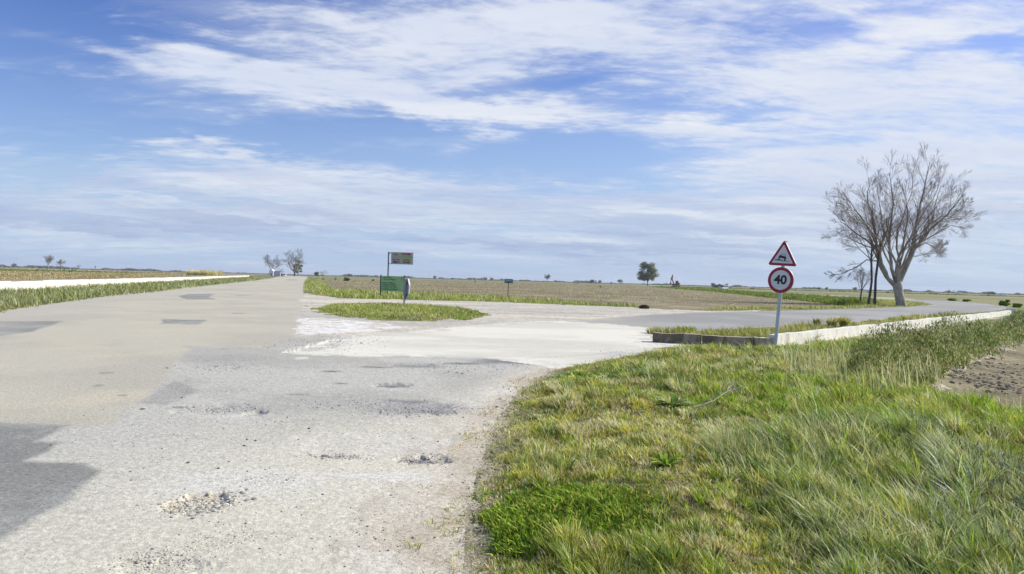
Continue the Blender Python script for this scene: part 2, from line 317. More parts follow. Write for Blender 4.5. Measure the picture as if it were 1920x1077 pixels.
    # scattered chips of stone
    gr = vnoise(X * 38, Y * 38, 50) * .6 + vnoise(X * 90, Y * 90, 51) * .4
    amp = np.where(g > .5, .55, .22) * (1 - ss(r, 9, 22))
    return c * (1 + amp * (gr - .5))[:, None]
def c_conc(X, Y):
    c = np.tile(CONC, (len(X), 1))
    c = lerp(c, CONC * .84, ss(fbm(X * .4, Y, .5, 5, 61), .42, .66))
    e = sdist(PL['concrete'], X, Y)
    c = lerp(c, A(.42, .41, .39), ss(fbm(X, Y, 2.5, 5, 62), .50, .62) * (1 - ss(e, .2, 1.1)) * .7)
    c = lerp(c, A(.36, .34, .30), (1 - ss(lineD(W((990, 668), (1100, 662), (1210, 652), (1300, 645)), X, Y), .01, .06)) * .5)
    return lerp(c, A(.42, .41, .39), blob(1180, 662, 90, 12, X, Y, (.2, 1.2)) * ss(fbm(X, Y, 4, 4, 63), .45, .6) * .7)
def c_lot(X, Y):
    c = lerp(np.tile(LOT, (len(X), 1)), LOT * A(1.18, 1.14, 1.06), ss(fbm(X * .35, Y, .45, 5, 71), .38, .62))
    c = lerp(c, LOT * A(.78, .79, .82), ss(fbm(X * .4, Y, .8, 6, 72), .5, .68) * .8)
    e = sdist(PL['white'], X + .8 * (fbm(X, Y, 1.2, 4, 75) - .5), Y + .8 * (fbm(X, Y, 1.2, 4, 76) - .5))
    c = lerp(c, A(.72, .70, .65), ss(e, -.15, .2) * ss(fbm(X * .5, Y, 3.2, 5, 73), .36, .5) * .95)
    g = ss(14 - np.abs(X + 7) * 1.0 - np.abs(Y - 26) * 2.2, 0, 6)
    c = lerp(c, A(.33, .33, .33), g * .35 * (1 - ss(e, -.2, .2)))
    gr = vnoise(X * 11, Y * 11, 74)
    return c * (1 + .3 * (gr - .5))[:, None]
def c_side(X, Y):
    b = A(.275, .27, .25)
    c = lerp(np.tile(b, (len(X), 1)), b * 1.22, ss(fbm(X, Y, .25, 5, 81), .4, .66))
    k = 1 - ss(sdist(PL['side'], X, Y), .05, .6)
    c = lerp(c, A(.42, .40, .35), k * .5)
    return lerp(c, LOT, (1 - ss(X + .8 * (fbm(X, Y, .6, 4, 82) - .5), 2.6, 8)) * .45)
def c_plough(X, Y):
    b = A(.228, .19, .115)
    c = lerp(np.tile(b, (len(X), 1)), b * A(1.22, 1.22, 1.18), ss(fbm(X, Y, .12, 5, 91), .38, .62))
    c = lerp(c, b * .72, ss(fbm(X * .3, Y, .5, 5, 92), .5, .7) * .7)
    c = lerp(c, A(.40, .34, .22), ss(fbm(X, Y * .6, .4, 6, 93), .56, .7) * .5)
    return lerp(c, A(.17, .20, .07), ss(fbm(X * .25, Y, .10, 5, 94), .56, .70) * .5 * ss(Y, 120, 400))
def c_eastf(X, Y):
    b = A(.245, .21, .13)
    c = lerp(np.tile(b, (len(X), 1)), b * 1.35, ss(fbm(X, Y, .7, 5, 95), .35, .65))
    return lerp(c, A(.36, .30, .20), ss(fbm(X * 3, Y, 2.2, 5, 96), .58, .7) * .7)
def c_grass(X, Y):
    g, s = A(.12, .13, .045), A(.36, .31, .19)
    c = lerp(np.tile(g, (len(X), 1)), A(.15, .17, .05), ss(fbm(X, Y, .5, 5, 101), .35, .65))
    c = lerp(c, s, ss(fbm(X, Y, 1.4, 5, 102), .48, .66) * .7)
    e = sdist(PL['verge'], X, Y)
    k = (1 - ss(e + .7 * (fbm(X, Y, 3, 4, 103) - .5), .0, .5)) * (e > -2)
    return lerp(c, A(.50, .445, .335), k)
def c_far(X, Y):
    # strips of fallow, stubble and green rice land, mostly running across
    s1 = fbm(X * .08, Y * 1.0 + X * .25, .035, 5, 111); s2 = fbm(X * .10, Y + X * .3, .012, 4, 112)
    c = lerp(np.tile(A(.155, .185, .06), (len(X), 1)), A(.25, .235, .11), ss(s1, .40, .60))
    c = lerp(c, A(.31, .25, .16), ss(s2, .48, .62) * .6)
    c = lerp(c, A(.085, .115, .035), ss(fbm(X * .06, Y + X * .25, .06, 5, 113), .57, .66) * .7)
    # left of the road: pale stubble
    lf = (1 - ss(X + .31 * Y, -30, -14))
    c = lerp(c, lerp(np.tile(A(.33, .28, .18), (len(X), 1)), A(.25, .20, .13), ss(fbm(X * .1 - Y * .3, Y, .1, 5, 114), .4, .6)), lf * .85)
    return c
def ground_mat(name, sc=30.0, contrast=.25, bump=.3, bdist=.01, rough=.95, coarse=None, furrow=None):
    m = bpy.data.materials.new(name); m.use_nodes = True; k = NT(m.node_tree)
    b = k.n['Principled BSDF']; b.inputs['Roughness'].default_value = rough; b.inputs['Specular IOR Level'].default_value = .25
    at = k.new('ShaderNodeVertexColor', layer_name='col')
    geo = k.new('ShaderNodeNewGeometry'); pos = geo.outputs['Position']
    a = k.noise(pos, sc, 6, .7); f = k.mr(a, .3, .7, 1 - contrast, 1 + contrast, False)
    h = a
    if coarse:
        a2 = k.noise(k.v('MULTIPLY', pos, (coarse[2], 1, 1)), coarse[0], 5, .65); f = k.m('MULTIPLY', f, k.mr(a2, .3, .7, 1 - coarse[1], 1 + coarse[1], False)); h = k.m('ADD', h, k.m('MULTIPLY', a2, 3))
    if furrow:
        vr = k.new('ShaderNodeVectorRotate', rotation_type='Z_AXIS'); k.l.new(pos, vr.inputs['Vector']); vr.inputs['Angle'].default_value = furrow[1]
        wv = k.new('ShaderNodeTexWave', wave_type='BANDS', bands_direction='X'); k.l.new(vr.outputs[0], wv.inputs['Vector'])
        wv.inputs['Scale'].default_value = furrow[0]; wv.inputs['Distortion'].default_value = 2.5; wv.inputs['Detail'].default_value = 3; wv.inputs['Detail Scale'].default_value = .6
        h = k.m('ADD', h, k.m('MULTIPLY', wv.outputs['Fac'], furrow[2])); f = k.m('MULTIPLY', f, k.mr(wv.outputs['Fac'], 0, 1, 1 - furrow[3], 1 + furrow[3], False))
    cm = k.v('SCALE', at.outputs['Color'], scale=f); k.l.new(cm, b.inputs['Base Color'])
    bp = k.new('ShaderNodeBump'); bp.inputs['Strength'].default_value = bump; bp.inputs['Distance'].default_value = bdist
    k.l.new(h, bp.inputs['Height']); k.l.new(bp.outputs[0], b.inputs['Normal'])
    return m
GM = {
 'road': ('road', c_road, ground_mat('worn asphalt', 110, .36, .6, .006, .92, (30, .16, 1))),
 'concrete': ('concrete_pavement', c_conc, ground_mat('concrete', 90, .12, .4, .004, .9, (6, .06, .5))),
 'lot': ('gravel_ground', c_lot, ground_mat('gravel', 22, .28, .8, .03, .95, (3, .10, .35))),
 'side': ('side_road', c_side, ground_mat('grey asphalt', 40, .14, .4, .01, .9, (3, .07, .3))),
 'field': ('ploughed_field', c_plough, ground_mat('ploughed earth', 3.5, .30, .9, .10, 1, (.6, .22, .3), (.30, R(52), 2.5, .20))),
 'east_field': ('ploughed_field', c_eastf, ground_mat('dark earth', 9, .45, 1.0, .12, 1, (1.5, .30, .5))),
 'far': ('ground', c_far, ground_mat('far land', .8, .25, .6, .1, 1, (.05, .14, .1))),
 'ditch': ('ditch_bank', c_grass, ground_mat('bank', 5, .3, .8, .05, 1)),
 'track': ('track', lambda X, Y: np.tile(A(.40, .40, .27), (len(X), 1)), ground_mat('track earth', 5, .2, .4, .03, 1)),
}
gv = ground_mat('verge earth', 14, .35, 1, .04, 1)
for nm in ('left_verge', 'verge', 'wall_verge', 'north_verge', 'east_verge', 'island'): GM[nm] = ('verge', c_grass, gv)
for i, nm in enumerate(names):
    q = Q[cls == i]
    if not len(q): continue
    u, inv = np.unique(q, return_inverse=True)
    v = VV[u]; nme, fn, mt = GM[nm]
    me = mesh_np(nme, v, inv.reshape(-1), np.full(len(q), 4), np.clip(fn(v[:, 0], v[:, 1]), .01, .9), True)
    tag(link(nme, me, mt), kind='structure')
del GX, GY, GZ, TT, RR, Q, FC

# ---------------------------------------------------------------- materials for things
def pmat(name, col, rough=.6, metal=0, var=.12, sc=8, bump=.0, spec=.4, attr=False, trans=0.0, stain=None):
    m = bpy.data.materials.new(name); m.use_nodes = True; k = NT(m.node_tree)
    b = k.n['Principled BSDF']; b.inputs['Roughness'].default_value = rough; b.inputs['Metallic'].default_value = metal; b.inputs['Specular IOR Level'].default_value = spec
    tcn = k.new('ShaderNodeTexCoord'); pos = tcn.outputs['Object']
    a = k.noise(pos, sc, 5, .65)
    if attr:
        at = k.new('ShaderNodeVertexColor', layer_name='col'); src = at.outputs['Color']
    else: src = None
    f = k.mr(a, .3, .7, 1 - var, 1 + var, False)
    cm = k.v('SCALE', src if src else tuple(col), scale=f)
    if stain:
        s = k.mr(k.noise(k.v('MULTIPLY', pos, (1, 1, .35)), stain[1], 6, .7), stain[2], stain[2] + .12, 0, stain[3])
        cm = k.mix(s, cm, stain[0])
    k.l.new(cm, b.inputs['Base Color'])
    if bump:
        bp = k.new('ShaderNodeBump'); bp.inputs['Strength'].default_value = .6; bp.inputs['Distance'].default_value = bump
        k.l.new(a, bp.inputs['Height']); k.l.new(bp.outputs[0], b.inputs['Normal'])
    if trans:
        tr = k.new('ShaderNodeBsdfTranslucent'); k.l.new(cm, tr.inputs['Color']); mx = k.new('ShaderNodeMixShader'); mx.inputs[0].default_value = trans
        out = k.n['Material Output']; k.l.new(b.outputs[0], mx.inputs[1]); k.l.new(tr.outputs[0], mx.inputs[2]); k.l.new(mx.outputs[0], out.inputs['Surface'])
    return m
M_BLADE = pmat('grass blades', (1, 1, 1), .5, var=.15, sc=3, attr=True, trans=.35, spec=.35)
M_LEAF = pmat('leaves', (1, 1, 1), .75, var=.2, sc=1, attr=True, trans=.25, spec=.12)
M_BARK = pmat('pale bark', (.40, .36, .29), .9, var=.35, sc=2.5, bump=.02, stain=((.16, .15, .11), 1.2, .5, .8))
M_TWIG = pmat('twigs', (.25, .195, .15), .9, var=.25, sc=1)
M_BARKD = pmat('dark bark', (.10, .085, .075), .95, var=.3, sc=4)
M_TWIGF = pmat('far twigs', (.21, .185, .17), .9, var=.2, sc=1)
M_TWIGB = pmat('pale twigs', (.36, .29, .21), .9, var=.2, sc=1)
M_STEEL = pmat('galvanised steel', (.42, .46, .50), .45, .55, var=.12, sc=6)
M_RED = pmat('red sign face', (.33, .012, .03), .4, var=.08)
M_WHITE = pmat('white sign face', (.62, .65, .66), .4, var=.05)
M_BLACK = pmat('black', (.012, .014, .02), .4)
M_WALL = pmat('white limewashed concrete', (.74, .72, .64), .9, var=.10, sc=3, bump=.01, stain=((.36, .31, .21), 1.8, .53, .6))
M_WALL_SHADED = pmat('shaded wall concrete', (.38, .33, .24), .95, var=.25, sc=5, bump=.02, stain=((.12, .10, .06), 2.2, .46, .8))  # darker than the white wall: shade on the near face put into the colour
M_HOUSE = pmat('white render', (.82, .82, .80), .8, var=.04)
M_TILE = pmat('roof tiles', (.42, .35, .28), .9, var=.2)
M_DARK = pmat('dark paint', (.045, .045, .045), .6)
M_GLASS = pmat('window glass', (.05, .06, .075), .12, spec=.8)

# ---------------------------------------------------------------- mesh tools
class MB:
    def __init__(s): s.V = []; s.Fc = []
    def add(s, vs, fs):
        b = len(s.V); s.V += [tuple(v) for v in vs]; s.Fc += [tuple(b + i for i in f) for f in fs]; return s
    def box(s, cx, cy, cz, sx, sy, sz, rot=None, bev=0.0):
        bm = bmesh.new(); bmesh.ops.create_cube(bm, size=1)
        for v in bm.verts: v.co = Vector((v.co.x * sx, v.co.y * sy, v.co.z * sz))
        if bev: bmesh.ops.bevel(bm, geom=bm.edges[:], offset=bev, segments=2, affect='EDGES', profile=.6)
        m = Matrix.Translation((cx, cy, cz)) @ (rot.to_matrix().to_4x4() if rot else Matrix())
        bm.verts.index_update(); s.add([m @ v.co for v in bm.verts], [[v.index for v in f.verts] for f in bm.faces]); bm.free(); return s
    def tube(s, pts, rad, k=6, cap=True):
        pts = [Vector(p) for p in pts]; rad = rad if hasattr(rad, '__len__') else [rad] * len(pts); vs = []; fs = []
        for i, p in enumerate(pts):
            d = (pts[min(i + 1, len(pts) - 1)] - pts[max(i - 1, 0)]).normalized()
            a = d.orthogonal().normalized() if i == 0 else (a - d * a.dot(d)).normalized()
            b = d.cross(a)
            for j in range(k):
                t = 2 * math.pi * j / k; vs.append(p + (a * math.cos(t) + b * math.sin(t)) * rad[i])
        for i in range(len(pts) - 1):
            for j in range(k): fs.append((i * k + j, i * k + (j + 1) % k, (i + 1) * k + (j + 1) % k, (i + 1) * k + j))
        if cap: fs += [tuple(range(k))[::-1], tuple((len(pts) - 1) * k + j for j in range(k))]
        return s.add(vs, fs)
    def prism(s, poly, y0, y1):
        """outline in x,z extruded along y"""
        k = len(poly); vs = [(x, y0, z) for x, z in poly] + [(x, y1, z) for x, z in poly]
        return s.add(vs, [tuple(range(k)), tuple(range(2 * k - 1, k - 1, -1))] + [(i, i + k, (i + 1) % k + k, (i + 1) % k) for i in range(k)])
    def build(s, name, mat, parent=None, smooth=False):
        me = bpy.data.meshes.new(name); me.from_pydata(s.V, [], s.Fc)
        bm = bmesh.new(); bm.from_mesh(me); bmesh.ops.recalc_face_normals(bm, faces=bm.faces); bm.to_mesh(me); bm.free()
        if smooth: me.polygons.foreach_set('use_smooth', [True] * len(me.polygons))
        return link(name, me, mat, parent)
def text(name, s, size, x, y, z, mat, parent, bold=0.0, sx=1.0, align='CENTER'):
    cu = bpy.data.curves.new(name, 'FONT'); cu.body = s; cu.size = size; cu.align_x = align; cu.align_y = 'CENTER'; cu.offset = bold; cu.extrude = .0015; cu.resolution_u = 3
    t = bpy.data.objects.new(name, cu); C.objects.link(t)
    me = bpy.data.meshes.new_from_object(t.evaluated_get(bpy.context.evaluated_depsgraph_get()))
    bpy.data.objects.remove(t)
    for v in me.vertices: v.co = Vector((x + v.co.x * sx, y - v.co.z, z + v.co.y))
    me.materials.clear()
    return link(name, me, mat, parent)
def gz(x, y): return float(ground_z(np.array([x]), np.array([y]))[0])

# ---------------------------------------------------------------- grass
def polar(nm, N, r_a, r_b, t0, t1, p=.5, poly=None, seed=0, keep=None, jt=.25):
    g = np.random.default_rng(seed); u = g.random(N)
    r = (r_a ** p + u * (r_b ** p - r_a ** p)) ** (1 / p); t = t0 + (t1 - t0) * g.random(N)
    X = r * np.sin(t); Y = r * np.cos(t); a, b = jit(X, Y, jt)
    k = inpoly(poly, a, b)
    X, Y = X[k], Y[k]
    if keep is not None:
        k = g.random(len(X)) < keep(X, Y); X, Y = X[k], Y[k]
    return X, Y
def blades(name, X, Y, H, Wd, colr, lean=.35, wind=(-.15, .0), seed=0, segs=3, parent=None, mat=None, zoff=0, Z=None, droop=1.0):
    g = np.random.default_rng(seed); N = len(X)
    Zb = (ground_z(X, Y) if Z is None else Z) - .01 + zoff
    a = g.random(N) * 2 * np.pi; l = np.abs(g.normal(0, lean, N)) * H
    LX = np.cos(a) * l + wind[0] * H; LY = np.sin(a) * l + wind[1] * H
    b = g.random(N) * np.pi; WX = np.cos(b) * Wd / 2; WY = np.sin(b) * Wd / 2
    ts = np.linspace(0, 1, segs + 1); vs = []
    for t in ts[:-1]:
        cx = X + LX * t ** (1 + droop); cy = Y + LY * t ** (1 + droop); cz = Zb + H * (t - .12 * droop * t * t)
        wf = 1 - .75 * t ** 1.5
        vs.append(np.stack([cx - WX * wf, cy - WY * wf, cz], -1)); vs.append(np.stack([cx + WX * wf, cy + WY * wf, cz], -1))
    vs.append(np.stack([X + LX, Y + LY, Zb + H * (1 - .12 * droop)], -1))
    nv = len(vs); V = np.stack(vs, 1).reshape(-1, 3); base = np.arange(N)[:, None] * nv
    lp = []; 
    row = []
    for i in range(segs - 1): row += [2 * i, 2 * i + 1, 2 * i + 3, 2 * i + 2]
    row += [2 * segs - 2, 2 * segs - 1, 2 * segs]
    L = (base + np.array(row)[None]).ravel(); npf = np.tile([4] * (segs - 1) + [3], N)
    me = mesh_np(name, V, L, npf, np.repeat(np.clip(colr, .005, .8), nv, 0))
    return link(name, me, mat or M_BLADE, parent)
GS = 1.68
GC = {'green': A(.13, .185, .026), 'bright': A(.16, .26, .02), 'yellow': A(.27, .29, .06), 'straw': A(.47, .41, .22), 'blue': A(.155, .22, .095), 'dark': A(.055, .10, .018), 'olive': A(.15, .165, .05), 'pale': A(.36, .38, .20), 'clover': A(.11, .20, .02), 'grey': A(.20, .25, .165), 'far': A(.075, .088, .075), 'stubble': A(.25, .20, .12), 'euc': A(.085, .10, .06)}
GC = {k: v * GS * A(1.12, 1.0, .90) for k, v in GC.items()}
def pick(wts, N, g, ck=None):
    ks = list(wts); Wm = np.stack([np.broadcast_to(np.asarray(wts[k], float), (N,)) for k in ks]); Wm = np.cumsum(Wm / Wm.sum(0), 0)
    u_ = g.random(N)
    if ck is not None: u_ = np.where(g.random(N) < .55, ck, u_)
    i = (u_[None] > Wm).sum(0).clip(0, len(ks) - 1)
    c = np.stack([GC[k] for k in ks])[i]
    return c * (1 + .34 * g.normal(0, 1, N).clip(-2, 2.4))[:, None] * (1 + .06 * g.normal(0, 1, (N, 3)))

def clump(X, Y, size, seed):
    cx, cy = np.floor(X / size), np.floor(Y / size); best = np.full(X.shape, 9.0); U = np.zeros(X.shape); V_ = np.zeros(X.shape); K1 = np.zeros(X.shape); K2 = np.zeros(X.shape)
    def h(a, b, s_):
        k = (a.astype(np.int64) * 73856093 ^ b.astype(np.int64) * 19349663 ^ (seed + s_) * 83492791) & 0xffffffff; k = ((k ^ (k >> 15)) * 2246822519) & 0xffffffff; return ((k ^ (k >> 13)) & 0xffff) / 65536.0
    for i in (-1, 0, 1):
        for j in (-1, 0, 1):
            a, b = cx + i, cy + j; ux = X / size - (a + h(a, b, 1)); uy = Y / size - (b + h(a, b, 2)); d = np.hypot(ux, uy); m_ = d < best
            best = np.where(m_, d, best); U = np.where(m_, ux, U); V_ = np.where(m_, uy, V_); K1 = np.where(m_, h(a, b, 3), K1); K2 = np.where(m_, h(a, b, 4), K2)
    return best, U, V_, K1, K2
def zone(X, Y):
    z = {}
    z['tall'] = np.clip(ss(sdist(W((1340, 915), (1400, 850), (1500, 815), (1620, 800), (1760, 850), (1860, 930), (1930, 1090), (2000, 1300), (1500, 1300), (1560, 1100), (1440, 1000)), X, Y) + .6 * (fbm(X, Y, 1.2, 3, 201) - .5), -.15, .35), 0, 1)
    z['clover'] = (blob(1040, 965, 190, 50, X, Y, (.5, 1.2)) + blob(960, 1010, 110, 30, X, Y, (.5, 1.2)) + blob(1150, 1010, 120, 30, X, Y, (.5, 1.1)) + blob(1090, 712, 90, 9, X, Y) * .7 + blob(1500, 668, 50, 4, X, Y)).clip(0, 1)
    z['straw'] = (blob(1150, 845, 260, 70, X, Y, (.3, 1.3)) + blob(1350, 1010, 130, 60, X, Y, (.3, 1.2)) * .8 + blob(1320, 900, 60, 50, X, Y, (.3, 1.2)) + blob(1130, 765, 200, 30, X, Y, (.3, 1.2)) * .7).clip(0, 1)
    z['bright'] = (blob(1640, 765, 330, 60, X, Y, (.4, 1.2)) + blob(1820, 790, 150, 60, X, Y, (.4, 1.2)) + blob(1560, 668, 120, 12, X, Y)).clip(0, 1)
    z['pale'] = (blob(1200, 712, 150, 20, X, Y, (.3, 1.2)) + blob(1400, 690, 170, 20, X, Y, (.3, 1.2)) + blob(1370, 820, 70, 50, X, Y, (.4, 1.1)) + blob(1550, 690, 170, 25, X, Y, (.3, 1.2))).clip(0, 1)
    z['forb'] = ss(.55 - lineD(W((1740, 825), (1800, 865), (1870, 930), (1960, 1050)), X, Y) + .5 * (fbm(X, Y, 2, 3, 210) - .5), 0, .25)
    z['path'] = (1 - ss(lineD(W((1320, 735), (1400, 742), (1480, 755), (1560, 765)), X, Y), .02, .22))
    return z

def fore(N, r_a, r_b, seed, hmul=1.0, p=.45):
    keep = lambda X, Y: np.clip(.35 + 1.5 * ss(sdist(PL['verge'], X, Y) + .8 * (fbm(X, Y, 2.3, 4, 300) - .5), -.02, .5), 0, 1) * np.clip(ss(sdist(PL['verge'], X, Y) + .55 * (fbm(X, Y, 3.3, 4, 301) - .5), -.06, .10), 0, 1) * (1 - .8 * zone(X, Y)['path']) * (.55 + .45 * ss(fbm(X, Y, 3.1, 3, 302), .3, .5))
    X, Y = polar('v', N, r_a, r_b, R(-8), R(44), p, PL['verge'], seed, keep)
    g = np.random.default_rng(seed + 1); n_ = len(X); z = zone(X, Y); r = np.hypot(X, Y); f = fbm(X, Y, .9, 4, 303); e = sdist(PL['verge'], X, Y)
    H = .07 + .09 * ss(f, .35, .7) - .015 * z['straw'] - .05 * z['clover'] + .15 * z['tall'] * (.6 + .8 * f) + .05 * z['pale'] + .06 * z['bright'] + .05 * z['forb']
    H = H * (.4 + .6 * ss(e, 0, .7)) * (.35 + .6 * g.random(n_) + .5 * g.random(n_) ** 4) * (.7 + .6 * fbm(X, Y, 4.5, 3, 306)) * hmul * (1 + .4 * ss(r, 8, 20))
    Wd = (.0035 + .0011 * r) * (.6 + .8 * g.random(n_)) * (1 + 1.2 * z['clover'])
    f2 = fbm(X, Y, 1.9, 4, 304); near = r < 7
    c1 = clump(X, Y, .11, 5); c2 = clump(X, Y, .26, 6); cb, cu, cv, k1, k2 = [np.where(near, a_, b_) for a_, b_ in zip(c1, c2)]
    H = H * (1 - .5 * z['clover']) * (.68 + .65 * k1 ** 1.5) * (1.15 - .45 * np.clip(cb, 0, 1))
    wx = -.12 - .08 * z['tall'] + .75 * cu; wy = .05 + .75 * cv
    wts = {'green': .8 + 1.0 * ss(f2, .4, .6) + z['tall'] * 1.6, 'yellow': 1.2 + z['straw'] * 1.2 - z['tall'] * .5, 'straw': .42 + 1.4 * z['straw'] + 1.6 * ss(.3 - e, 0, .3) + .5 * ss(f2, .55, .7), 'blue': .15 + 2.2 * z['tall'] + 1.0 * z['pale'],
           'bright': .3 + 3.0 * z['bright'] + 1.2 * z['clover'], 'clover': .05 + 7 * z['clover'], 'pale': .25 + 1.8 * z['pale'] + 1.2 * z['tall'], 'dark': .15 + 1.0 * z['tall'] + .9 * z['forb'], 'grey': .05 + 4 * z['forb'], 'olive': .4}
    c = pick(wts, n_, g, k2) * (.78 + .46 * k1)[:, None]
    return X, Y, H, Wd, c, wx, wy
def grass_stuff(nm, *a, label, cat='grass', **k):
    return tag(blades(nm, *a, **k), label, cat, kind='stuff')
X, Y, H, Wd, c, wx, wy = fore(800000, 2.2, 24, 400)
grass_stuff('grass', X, Y, H, Wd, c, label='mixed green and straw grass on the near right verge', lean=.35, wind=(wx, wy), seed=3)
X, Y, H, Wd, c, wx, wy = fore(42000, 2.2, 30, 420, 1.5)
zt = zone(X, Y); k = (rng.random(len(X)) < .35 + .65 * zt['tall']); 
grass_stuff('grass', X[k], Y[k], H[k], Wd[k] * .8, c[k] * 1.25, label='taller pale seeding grass stems over the near right verge', lean=.3, wind=(-.34, .1), seed=4)

N = 260000; X, Y = polar('v', N, 2.2, 22, R(-8), R(44), .45, PL['verge'], 431, lambda X, Y: np.clip(ss(sdist(PL['verge'], X, Y) + .9 * (fbm(X, Y, 3.0, 4, 301) - .5), -.10, .12) * (.25 + .75 * ss(fbm(X, Y, 1.1, 4, 305), .35, .6)) * (1 - .8 * zone(X, Y)['tall']), 0, 1))
g = np.random.default_rng(432); r = np.hypot(X, Y); n_ = len(X)
c = np.stack([A(.50, .44, .27), A(.38, .33, .20), A(.56, .52, .36), A(.24, .19, .11)])[g.integers(0, 4, n_)] * (.7 + .5 * g.random(n_))[:, None]
grass_stuff('dry_grass', X, Y, .015 + .03 * g.random(n_), (.003 + .0009 * r) * (.6 + .6 * g.random(n_)), c, label='dead straw lying between the green blades of the near verge', lean=2.6, wind=(0, 0), seed=9, droop=.3)
X, Y = polar('v', 90000, 2.3, 17, R(-12), R(30), .5, PL['road'], 451, lambda X, Y: (sdist(PL['verge'], X, Y) > -.4) * ss(fbm(X, Y, 3.2, 4, 452) + .5 * sdist(PL['verge'], X, Y), .40, .54) * .8, .05)
g = np.random.default_rng(453); n_ = len(X); r = np.hypot(X, Y); _, cu, cv, k1, k2 = clump(X, Y, .10, 8)
grass_stuff('grass', X, Y, (.012 + .04 * g.random(n_)) * (.5 + k1), (.003 + .001 * r) * (.6 + .6 * g.random(n_)), pick({'straw': 2.2, 'olive': 1, 'green': .8, 'yellow': .8, 'pale': .6}, n_, g, k2), label='sparse dry tufts creeping from the near verge onto the road edge', lean=.9, wind=(.9 * cu, .9 * cv), seed=10)
def strip(nm, poly, N_, ra, rb, t0, t1, h, wts, seed, label, hn=.4, wmul=1.0, p=.3, thin=.5, cat='grass', jt=.25, lean=.45):
    keep = lambda X, Y: thin + (1 - thin) * ss(fbm(X, Y, .8, 4, seed + 5), .38, .55)
    X, Y = polar(nm, int(N_ * 1.9), ra, rb, R(t0), R(t1), p, poly, seed, keep, jt)
    g = np.random.default_rng(seed + 1); n_ = len(X); r = np.hypot(X, Y)
    f = fbm(X, Y, .6, 4, seed + 6)
    H = h * .8 * (.35 + .65 * ss(sdist(poly, X, Y), 0, .9)) * (1 - hn + 2 * hn * ss(f, .3, .7)) * (.5 + .8 * g.random(n_)); Wd = .00062 * r * (.7 + g.random(n_)) * wmul
    wt = {k_: v * (.4 + 1.6 * ss(fbm(X, Y, .5, 4, seed + 10 + i), .35, .65)) for i, (k_, v) in enumerate(wts.items())}
    return grass_stuff(nm, X, Y, H, Wd, pick(wt, n_, g), label=label, cat=cat, seed=seed, segs=2, lean=lean)
strip('grass', PL['left_verge'], 110000, 18, 300, -44, -14, .40, {'green': .6, 'olive': 2.0, 'blue': .5, 'grey': 1.4, 'dark': .5, 'straw': .6}, 500, 'rough grey green grass between the left white wall and the main road')
strip('grass', PL['island'], 60000, 25, 45, -18, 0, .22, {'green': 1, 'bright': 1, 'yellow': 1, 'pale': .8, 'straw': .4, 'dark': .3}, 520, 'green tufty grass on the small traffic island', p=.5)
strip('grass', PL['north_verge'], 90000, 35, 260, -20, 16, .38, {'green': 1.2, 'bright': 1.0, 'yellow': .9, 'pale': 1.2, 'dark': .4, 'straw': .4}, 540, 'bright green grass bank at the far side of the gravel')
strip('grass', PL['east_verge'], 40000, 45, 140, 12, 34, .26, {'green': 1, 'yellow': 1.2, 'pale': .9, 'olive': .8}, 560, 'short yellow green grass under the big bare tree')
strip('grass', PL['wall_verge'], 60000, 17, 60, 8, 38, .30, {'green': 1, 'yellow': .9, 'olive': 1, 'straw': .6, 'dark': .3}, 580, 'weedy grass strip between the side road and the low wall', hn=.7, thin=.15)
strip('ditch_reeds', PL['ditch'], 110000, 60, 420, 8, 32, .62, {'dark': 1.4, 'green': 1.3, 'olive': .8, 'bright': .4}, 600, 'dark green growth filling the ditch beside the ploughed field', cat='reeds', thin=.8, wmul=1.2)
strip('weeds', PL['field'], 16000, 60, 400, -18, 28, .16, {'green': 1, 'olive': 1, 'straw': 1.5}, 620, 'scattered weeds across the brown ploughed field', thin=.02, wmul=1.0, p=.5, cat='weeds')
far_strip = W((-100, 506), (300, 511.0), (430, 514), (470, 516.5), (320, 519.5), (0, 526), (-100, 530))
strip('stubble', far_strip, 60000, 45, 420, -42, -18, .28, {'stubble': 2.4, 'straw': .8, 'olive': .9, 'green': .3}, 640, 'pale dry stubble beyond the left white wall', cat='stubble', thin=.25)
for i, (py0, py1, lab) in enumerate([((504.8, 518), (506.8, 519), 'dark green bank line crossing the stubble field on the left')]):
    bnk = W((-100, py0[0] - 2), (300, 511.5), (430, 514.2), (430, 515.2), (300, 513.6), (-100, py1[0]))
    strip('field_bank', bnk, 30000, 60, 420, -42, -18, .7, {'dark': 2, 'green': 1, 'olive': .8}, 660 + i, lab, cat='grass bank', thin=.8, wmul=1.4, jt=.6)

